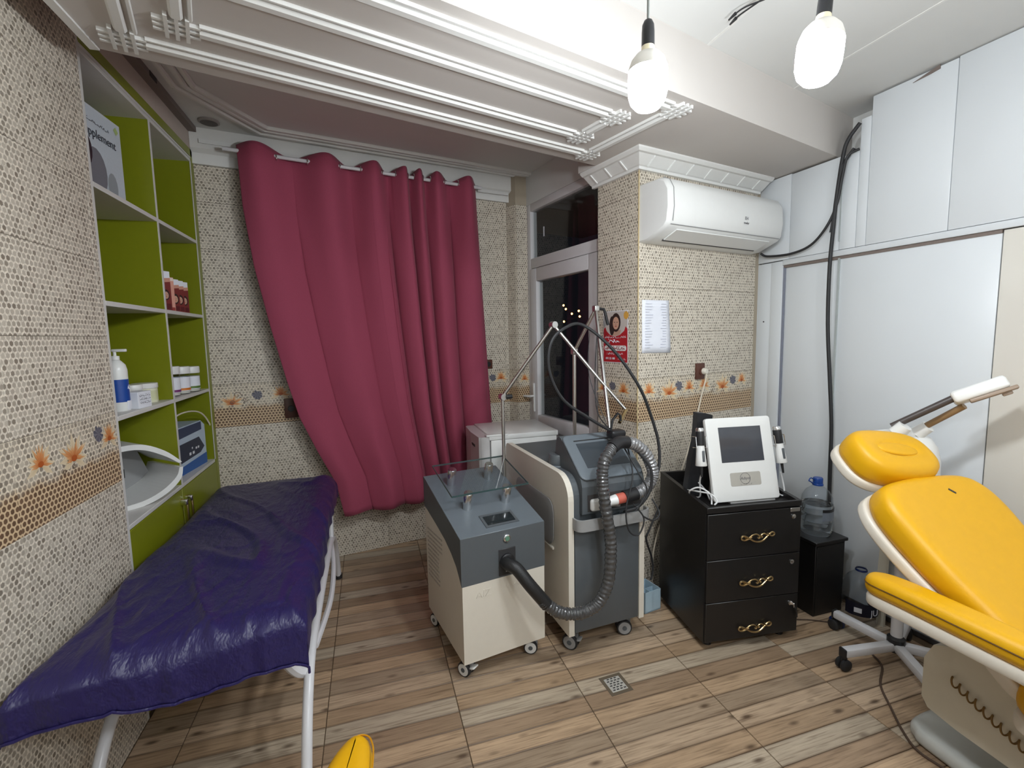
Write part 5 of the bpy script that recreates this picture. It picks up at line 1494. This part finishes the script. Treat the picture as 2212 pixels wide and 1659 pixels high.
# ---- black side box with a full water bottle on it
bx = thing('black_side_box', 'low black laminate box beside the drawer cabinet', 'box', (2.13, 1.755, 0), 0)
MB().rbox((0.008, 0.0, 0.0), (0.205, 0.2, 0.385), 0.002, 1).build('carcass', M_dark, bx)
MB().rbox((0.0, -0.01, 0.385), (0.215, 0.21, 0.402), 0.002, 1).build('lid', M_dark, bx)
MB().rbox((0.016, -0.003, 0.01), (0.197, 0.002, 0.375), 0.001, 1).build('front_panel', M_dark, bx)
def bottle(loc, label, r_, water, cap, lab, scale=1.0):
    t = thing('water_bottle', label, 'bottle', loc, 0, 'large clear water bottles')
    s = scale
    pr = [(r_ * 0.9, 0.0), (r_, 0.012 * s), (r_, 0.07 * s), (r_ * 0.97, 0.075 * s), (r_, 0.08 * s), (r_, 0.115 * s), (r_ * 0.97, 0.12 * s), (r_, 0.125 * s), (r_, 0.165 * s), (r_ * 0.93, 0.20 * s), (r_ * 0.72, 0.232 * s), (r_ * 0.42, 0.252 * s), (0.021, 0.26 * s), (0.021, 0.28 * s)]
    inner = [(max(a - 0.0015, 0.002), b + (0.0015 if k == 0 else 0)) for k, (a, b) in enumerate(pr)][::-1]
    MB().lathe(pr + inner, 32, cap=False).build('shell', M_pet, t)
    if water:
        MB().lathe([(r_ * 0.88, 0.003)] + [(a - 0.003, b) for a, b in pr[1:9]] + [(0, pr[8][1])], 32, cap=False).build('water', M_water, t)
    MB().lathe([(0.026, 0.262 * s), (0.027, 0.266 * s), (0.024, 0.272 * s)], 20, cap=False).build('neck_ring', M_blue if cap else M_navyp, t)
    if cap:
        MB().lathe([(0.0235, 0.272 * s), (0.0235, 0.298 * s), (0.021, 0.302 * s), (0, 0.302 * s)], 20, cap=False).build('cap', M_blue, t)
        MB().tube([Vector(p) for p in spline([(-0.024, 0, 0.266 * s), (-0.05, 0, 0.285 * s), (-0.062, 0, 0.292 * s), (-0.05, 0, 0.305 * s), (-0.024, 0, 0.292 * s)], 5)], 0.003, 6).build('handle', M_blue, t)
    lab(t, r_, s)
    return t
def lab_a(t, r_, s):
    V = []; F = []
    for k in range(15):
        a = R(-120 + 100 * k / 14)
        for z in (0.09 * s, 0.15 * s): V.append(((r_ + 0.001) * math.cos(a), (r_ + 0.001) * math.sin(a), z))
    F = [(2 * k, 2 * k + 2, 2 * k + 3, 2 * k + 1) for k in range(14)]
    MB().add(V, F, True).build('label', mat('grey_film_label', srgb(120, 128, 140), 0.3), t)
    V = [(v[0] * 1.004, v[1] * 1.004, 0.136 * s if i % 2 == 0 else 0.152 * s) for i, v in enumerate(V)]
    MB().add(V, F, True).build('label_stripe', M_blackp, t)
def lab_b(t, r_, s):
    V = []
    for k in range(21):
        a = R(-190 + 200 * k / 20)
        for z in (0.06 * s, 0.125 * s): V.append(((r_ + 0.001) * math.cos(a), (r_ + 0.001) * math.sin(a), z))
    F = [(2 * k, 2 * k + 2, 2 * k + 3, 2 * k + 1) for k in range(20)]
    MB().add(V, F, True).build('label', mat('dark_navy_label', srgb(18, 20, 38), 0.35), t)
    def on(a0, z): 
        a = R(a0); return frame_M(((r_ + 0.002) * math.cos(a), (r_ + 0.002) * math.sin(a), z), (-math.sin(a), math.cos(a), 0), (0, 0, 1))
    text('label_text', 'JU', 0.045, M_paper, t, on(-95, 0.082 * s), 0.0005)
    script_line(-0.014, 0.014, 0.0, 0.008, M_paper, t, on(-80, 0.112 * s) @ Matrix.Translation((0, 0, -0.003)), 43, 0.0022)
    MB().box((-0.016, -0.012, 0), (0.016, 0.012, 0.001), on(-148, 0.09 * s)).build('label_patch', M_paper, t)
bottle((2.245, 1.85, 0.402), 'full clear water bottle with a blue cap on the black box', 0.076, True, True, lab_a)
bottle((2.33, 1.66, 0.0), 'empty uncapped water bottle with a dark label on the floor', 0.078, False, False, lab_b, 1.02)

# ---- clear organiser box on the floor by the pillar
og = thing('organiser_box', 'small pale blue translucent organiser box on the floor by the pillar', 'box', (1.335, 2.055, 0), 10)
ob = MB()
for a in ((0, 0, 0, 0.11, 0.12, 0.006), (0, 0, 0, 0.004, 0.12, 0.115), (0.106, 0, 0, 0.11, 0.12, 0.115), (0, 0, 0, 0.11, 0.004, 0.115), (0, 0.116, 0, 0.11, 0.12, 0.115), (0.053, 0, 0, 0.056, 0.12, 0.10), (0, 0.058, 0, 0.11, 0.061, 0.10)):
    ob.box(a[:3], a[3:])
ob.build('box', mat('milky_blue_plastic', srgb(176, 200, 214), 0.25), og)

# ================================================================ FACIAL STEAMER
stm = thing('facial_steamer', 'white facial steamer on a five arm caster base behind the yellow chair', 'steamer', (2.18, 1.385, 0))
for k, a in enumerate((172, 96, 24, -48, -120)):
    r_ = 0.25; ca, sa = math.cos(R(a)), math.sin(R(a))
    if k == 2: r_ = 0.22
    Ma = Matrix.Rotation(R(a), 4, 'Z')
    arm = MB().rbox((0.02, -0.019, 0.062), (r_ + 0.015, 0.019, 0.098), 0.008, 2, Ma).build('base_arm', M_wmet, stm)
    MB().rbox((r_ + 0.012, -0.018, 0.055), (r_ + 0.024, 0.018, 0.10), 0.006, 2, Ma).build('end_cap', M_blackp, arm)
    for s_ in (-0.013, 0.013):
        MB().lathe([(0.02, -0.009), (0.026, -0.005), (0.026, 0.005), (0.02, 0.009)], 18, Ma @ Matrix.Translation((r_ + 0.012, s_, 0.027)) @ Matrix.Rotation(R(90), 4, 'X')).build('wheel', M_rubber, arm)
    MB().rbox((r_ - 0.002, -0.006, 0.02), (r_ + 0.026, 0.006, 0.06), 0.003, 2, Ma).build('caster_stem', M_blackp, arm)
MB().lathe([(0.03, 0.055), (0.034, 0.06), (0.034, 0.115), (0.022, 0.125)], 20).build('hub', M_blackp, stm)
MB().tube([(0, 0, 0.12), (0, 0, 0.50)], 0.022, 14).build('pole', M_wmet, stm)
MB().tube([(0, 0, 0.45), (0.0, 0.0, 0.80)], 0.012, 12).build('inner_pole', M_chrome, stm)
MB().lathe([(0.02, 0.74), (0.07, 0.75), (0.10, 0.78), (0.112, 0.84), (0.112, 0.92), (0.10, 0.98), (0.075, 1.02), (0.04, 1.04), (0.0, 1.045)], 32, Matrix.Translation((0.02, 0.02, 0)), cap=False).build('boiler_body', M_wpl, stm)
MB().rbox((-0.20, -0.03, 0.99), (0.06, 0.06, 1.055), 0.025, 4).build('top_housing', M_wpl, stm)
MB().tube([(-0.11, -0.02, 1.05), (-0.10, -0.045, 1.085)], [0.03, 0.026], 16).build('pipe_collar', M_wpl, stm)
MB().tube([(0.01, -0.02, 1.04), (0.02, -0.055, 1.075)], [0.028, 0.024], 16).build('pipe_collar', M_wpl, stm)
MB().tube([(-0.11, 0.0, 1.075), (0.0, -0.16, 1.215)], 0.0135, 14).build('steam_pipe', M_dpipe, stm)
MB().tube([(0.01, -0.03, 1.06), (0.03, -0.165, 1.175)], 0.0125, 14).build('steam_pipe', M_steelp, stm)
hx = Vector((0.0, -0.155, 1.20)); hdv = Vector((0.10, -0.13, 0.085)).normalized()
u_ = Vector((1, 0, 0)); u_ = (u_ - hdv * u_.dot(hdv)).normalized(); w__ = hdv.cross(u_)
Mn = Matrix((hdv, u_, w__)).transposed().to_4x4(); Mn.translation = hx
MB().rbox((-0.01, -0.035, -0.018), (0.155, 0.045, 0.03), 0.012, 3, Mn).build('nozzle_head', M_wpl, stm)
MB().rbox((0.03, -0.03, -0.032), (0.17, -0.005, -0.018), 0.004, 2, Mn).build('nozzle_slide', mat('taupe_plastic', srgb(150, 130, 112), 0.4), stm)
MB().rbox((0.12, -0.012, -0.042), (0.15, 0.0, -0.03), 0.004, 2, Mn).build('slide_tab', mat('taupe_plastic', srgb(150, 130, 112), 0.4), stm)
MB().tube(spline([(0.06, 0.05, 1.03), (0.12, 0.02, 0.98), (0.15, 0.0, 0.90), (0.16, 0.0, 0.82), (0.13, 0.02, 0.75)], 6), 0.005, 8).build('cord', M_wcord, stm)
wsl = thing('leaning_slat', 'narrow cream slat leaning on the panelled wall by the empty bottle', 'slat', (2.385, 1.60, 0))
MB().prism([(-0.022, 0.0), (0.012, 0.0), (0.03, 0.26), (0.03, 0.42), (-0.01, 0.42), (-0.012, 0.2)], 0.0, 0.014, 'x', M=T(0, 0, 0, 0, 0, 3)).build('slat', M_cream, wsl)

# ================================================================ YELLOW TREATMENT CHAIR
ch = thing('treatment_chair', 'yellow padded reclining treatment chair with white shell and base', 'chair', (1.90, 0.75, 0))
def plane_M(o, ang):
    a = R(ang); c, s = math.cos(a), math.sin(a)
    mm = Matrix((Vector((1, 0, 0)), Vector((0, c, s)), Vector((0, -s, c)))).transposed().to_4x4(); mm.translation = Vector(o)
    return mm
Mb = plane_M((0, -0.02, 0.44), 41)
bo = [(p.x, p.y) for p in spline([(-0.19, 0.0, 0), (0.19, 0.0, 0), (0.215, 0.05, 0), (0.215, 0.2, 0), (0.245, 0.36, 0), (0.26, 0.50, 0), (0.245, 0.59, 0), (0.19, 0.645, 0), (0.06, 0.665, 0), (-0.06, 0.665, 0), (-0.19, 0.645, 0), (-0.245, 0.59, 0), (-0.26, 0.50, 0), (-0.245, 0.36, 0), (-0.215, 0.2, 0), (-0.215, 0.05, 0), (-0.19, 0.0, 0)], 4)][:-1]
def bdisp(x, y, z):
    if z > 0.06: z += 0.018 * (x / 0.25) ** 2 - 0.012 * math.exp(-((y - 0.3) / 0.2) ** 2)
    return (x, y, z)
MB().pad(bo, 0.0, 0.10, 0.04, 5, M=Mb, disp=bdisp).build('backrest', M_yellow, ch)
MB().pad([(x * 1.005, y * 1.002 + 0.002) for x, y in bo], -0.035, 0.008, 0.012, 3, M=Mb).build('back_shell', M_wpl2, ch)
MB().prism([(0.305, 0.09), (0.33, 0.09), (0.33, 0.1022), (0.305, 0.1022)], -0.0035, 0.0035, 'x', M=Mb @ Matrix.Translation((0.07, 0.585, -0.0005)) @ Matrix.Rotation(R(40), 4, 'Z') @ Matrix.Translation((0, -0.32, 0))).build('scuff', M_gap, ch)
Mh = plane_M((0.0, 0.55, 0.955), 36) @ Matrix.Rotation(R(-10), 4, 'Z')
ho = ell(0, 0, 0.165, 0.115, 40, 0.72)
def hdisp(x, y, z):
    if z > 0.07:
        q = (x / 0.085) ** 2 + ((y + 0.005) / 0.032) ** 2
        z -= 0.012 * (1 / (1 + max(0, q) ** 4))
        z += 0.012 * (1 - (y / 0.12) ** 2)
    return (x, y, z)
MB().pad(ho, -0.02, 0.085, 0.036, 5, M=Mh, disp=hdisp, rings=12).build('headrest', M_yellow, ch)
MB().pad(ell(0, 0.004, 0.168, 0.12, 40, 0.74), -0.05, -0.008, 0.012, 3, M=Mh).build('head_shell', M_wpl2, ch)
MB().pad(ell(0.0, -0.002, 0.082, 0.03, 32, 0.9), 0.07, 0.0945, 0.008, 3, M=Mh @ Matrix.Rotation(R(-4), 4, 'Z')).build('neck_cushion', M_yellow, ch)
MB().tube([Mh @ Matrix.Rotation(R(-4), 4, 'Z') @ Vector((0.083 * math.cos(a), -0.002 + 0.031 * math.sin(a), 0.0865)) for a in [2 * PI * k / 40 for k in range(40)]], 0.0018, 5, closed=True).build('cushion_seam', mat('yellow_crease', srgb(150, 100, 6), 0.6), ch)
MB().tube([Mh @ Vector((0, -0.06, -0.02)), Mb @ Vector((0, 0.60, -0.01))], 0.02, 10).build('head_stem', M_chrome, ch)
# seat and leg rest
so_ = rrect(-0.24, -0.50, 0.24, 0.02, 0.06)
MB().pad(so_, 0.40, 0.50, 0.04, 4).build('seat', M_yellow, ch)
MB().pad([(x * 1.03, y) for x, y in so_], 0.365, 0.41, 0.012, 2).build('seat_shell', M_wpl2, ch)
Ml = plane_M((0, -0.52, 0.44), -180 + 35)
MB().pad(rrect(-0.22, 0.0, 0.22, 0.42, 0.08), -0.09, 0.0, 0.035, 4, M=Ml).build('leg_rest', M_yellow, ch)
# arm rests
for sx in (-1, 1):
    Ma = Matrix.Translation((sx * 0.30, 0.0, 0.0))
    ao = [(p.x, p.y) for p in spline([(-0.047, -0.45, 0), (0.047, -0.45, 0), (0.05, -0.2, 0), (0.052, 0.1, 0), (0.05, 0.28, 0), (0.035, 0.345, 0), (0.0, 0.368, 0), (-0.035, 0.345, 0), (-0.05, 0.28, 0), (-0.052, 0.1, 0), (-0.05, -0.2, 0), (-0.047, -0.45, 0)], 4)][:-1]
    def adisp(x, y, z): return (x, y, z - 0.10 * max(0, (y - 0.2)) ** 2 * 4 + 0.0 * y)
    a_ = MB().pad(ao, 0.60, 0.672, 0.028, 4, M=Ma, disp=adisp).build('armrest', M_yellow, ch)
    MB().pad([(x * 0.94, y * 0.985) for x, y in ao], 0.565, 0.606, 0.01, 2, M=Ma, disp=adisp).build('arm_shell', M_wpl2, a_)
    MB().tube([Ma @ Vector(adisp(x * 1.005, y * 1.003, 0.642)) for x, y in ao], 0.0022, 5, closed=True).build('piping', M_seam, a_)
    MB().rbox((-0.02, -0.20, 0.40), (0.02, -0.10, 0.58), 0.01, 2, Ma).build('arm_support', M_wpl2, a_)
# base
MB().prism([(-0.55, 0.13), (0.18, 0.175), (0.265, 0.19), (0.285, 0.22), (0.285, 0.36), (0.26, 0.42), (0.20, 0.45), (0.0, 0.44), (-0.05, 0.37), (-0.50, 0.37)], -0.13, 0.14, 'x').build('base_housing', M_cream, ch)
MB().prism([(-0.30, 0.0), (0.05, 0.0), (0.08, 0.17), (-0.33, 0.17)], -0.07, 0.10, 'x').build('lift_column', mat('dark_metal', (0.03, 0.03, 0.032), 0.5), ch)
fp = [(p.x, p.y) for p in spline([(-0.12, -0.6, 0), (-0.12, 0.2, 0), (-0.10, 0.33, 0), (-0.04, 0.365, 0), (0.10, 0.365, 0), (0.15, 0.33, 0), (0.17, 0.2, 0), (0.17, -0.6, 0)], 4)]
MB().pad(fp[::-1], 0.0, 0.055, 0.02, 3, M=Matrix.Translation((0.02, 0, 0))).build('foot_plate', mat('grey_foot_plate', srgb(204, 206, 202), 0.2), ch)
cpts = []
for k in range(420):
    t_ = k / 419; a = t_ * 2 * PI * 26
    cpts.append((-0.145 + 0.010 * math.cos(a), 0.20 - 0.55 * t_, 0.345 - 0.16 * t_ + 0.012 * math.sin(a) - 0.03 * math.sin(PI * t_)))
MB().tube(cpts, 0.0028, 6).build('coil_cord', M_coil, ch)

# ---- yellow arm pad of another chair at the bottom edge
ya = thing('yellow_stool', 'yellow padded stool end at the lower edge of the photo', 'stool', (-0.112, 0.888, 0), -8)
yo = [(p.x, p.y) for p in spline([(-0.06, -0.30, 0), (0.05, -0.30, 0), (0.062, -0.1, 0), (0.058, 0.12, 0), (0.045, 0.19, 0), (0.02, 0.212, 0), (-0.01, 0.20, 0), (-0.04, 0.14, 0), (-0.06, 0.03, 0), (-0.066, -0.12, 0), (-0.06, -0.30, 0)], 5)][:-1]
MB().pad(yo, 0.46, 0.56, 0.032, 5).build('pad', M_yellow, ya)
MB().tube([Vector((x * 0.86 + 0.012, y * 0.94, 0.553)) for x, y in yo], 0.002, 5, closed=True).build('seam', mat('yellow_piping', srgb(200, 140, 6), 0.5), ya)
MB().pad([(x * 0.95, y * 0.97) for x, y in yo], 0.43, 0.468, 0.01, 2).build('shell', M_wpl2, ya)
MB().tube([(0, -0.1, 0.05), (0, -0.1, 0.44)], 0.03, 14).build('post', M_wmet, ya)
MB().lathe([(0.14, 0.0), (0.14, 0.015), (0.04, 0.05), (0.03, 0.06)], 24, Matrix.Translation((0, -0.1, 0))).build('base', M_wmet, ya)

# ================================================================ FLOOR DRAIN AND CORDS
fdn = thing('floor_drain', 'small square slotted metal floor drain', 'drain', (0.937, 1.657, 0), 3)
MB().rbox((-0.052, -0.055, 0.0), (0.052, 0.055, 0.0015), 0.0006, 1).build('frame', mat('drain_cement', srgb(100, 88, 72), 0.8), fdn)
MB().rbox((-0.038, -0.040, 0.0), (0.036, 0.038, 0.003), 0.001, 1).build('grate', mat('light_metal_grate', srgb(196, 192, 184), 0.4, 0.2), fdn)
for j in range(6):
    for i in range(4):
        x = -0.031 + i * 0.017 + (0.006 if j % 2 else 0); y = -0.034 + j * 0.0125
        if x + 0.011 > 0.036: continue
        MB().box((x, y, 0.0028), (x + 0.011, y + 0.006, 0.0033)).build('slot', M_gap, fdn)
bcor = thing('brown_floor_cord', 'brown cord lying on the floor under the treatment chair', 'cord')
MB().tube(spline([(2.128, 1.444, 0.005), (2.09, 1.377, 0.005), (1.972, 1.3, 0.005), (1.886, 1.2, 0.005), (1.814, 1.11, 0.005), (1.774, 1.031, 0.005), (1.786, 0.93, 0.005), (1.76, 0.8, 0.005)], 7), 0.0042, 8).build('cord', M_brcord, bcor)
kc = thing('thin_floor_cord', 'thin dark cord on the floor between drawer cabinet and steamer', 'cord')
MB().tube(spline([(1.93, 1.83, 0.004), (2.03, 1.765, 0.004), (2.10, 1.735, 0.004), (2.19, 1.68, 0.004)], 6), 0.0032, 8).build('cord', M_brcord, kc)
bl = thing('plastic_disc', 'dark blue round plastic piece on the floor beside the steamer caster', 'plastic piece', (2.19, 1.665, 0))
MB().lathe([(0.03, 0.0), (0.034, 0.004), (0.034, 0.03), (0.028, 0.036), (0, 0.036)], 20, cap=False).build('disc', M_navyp, bl)
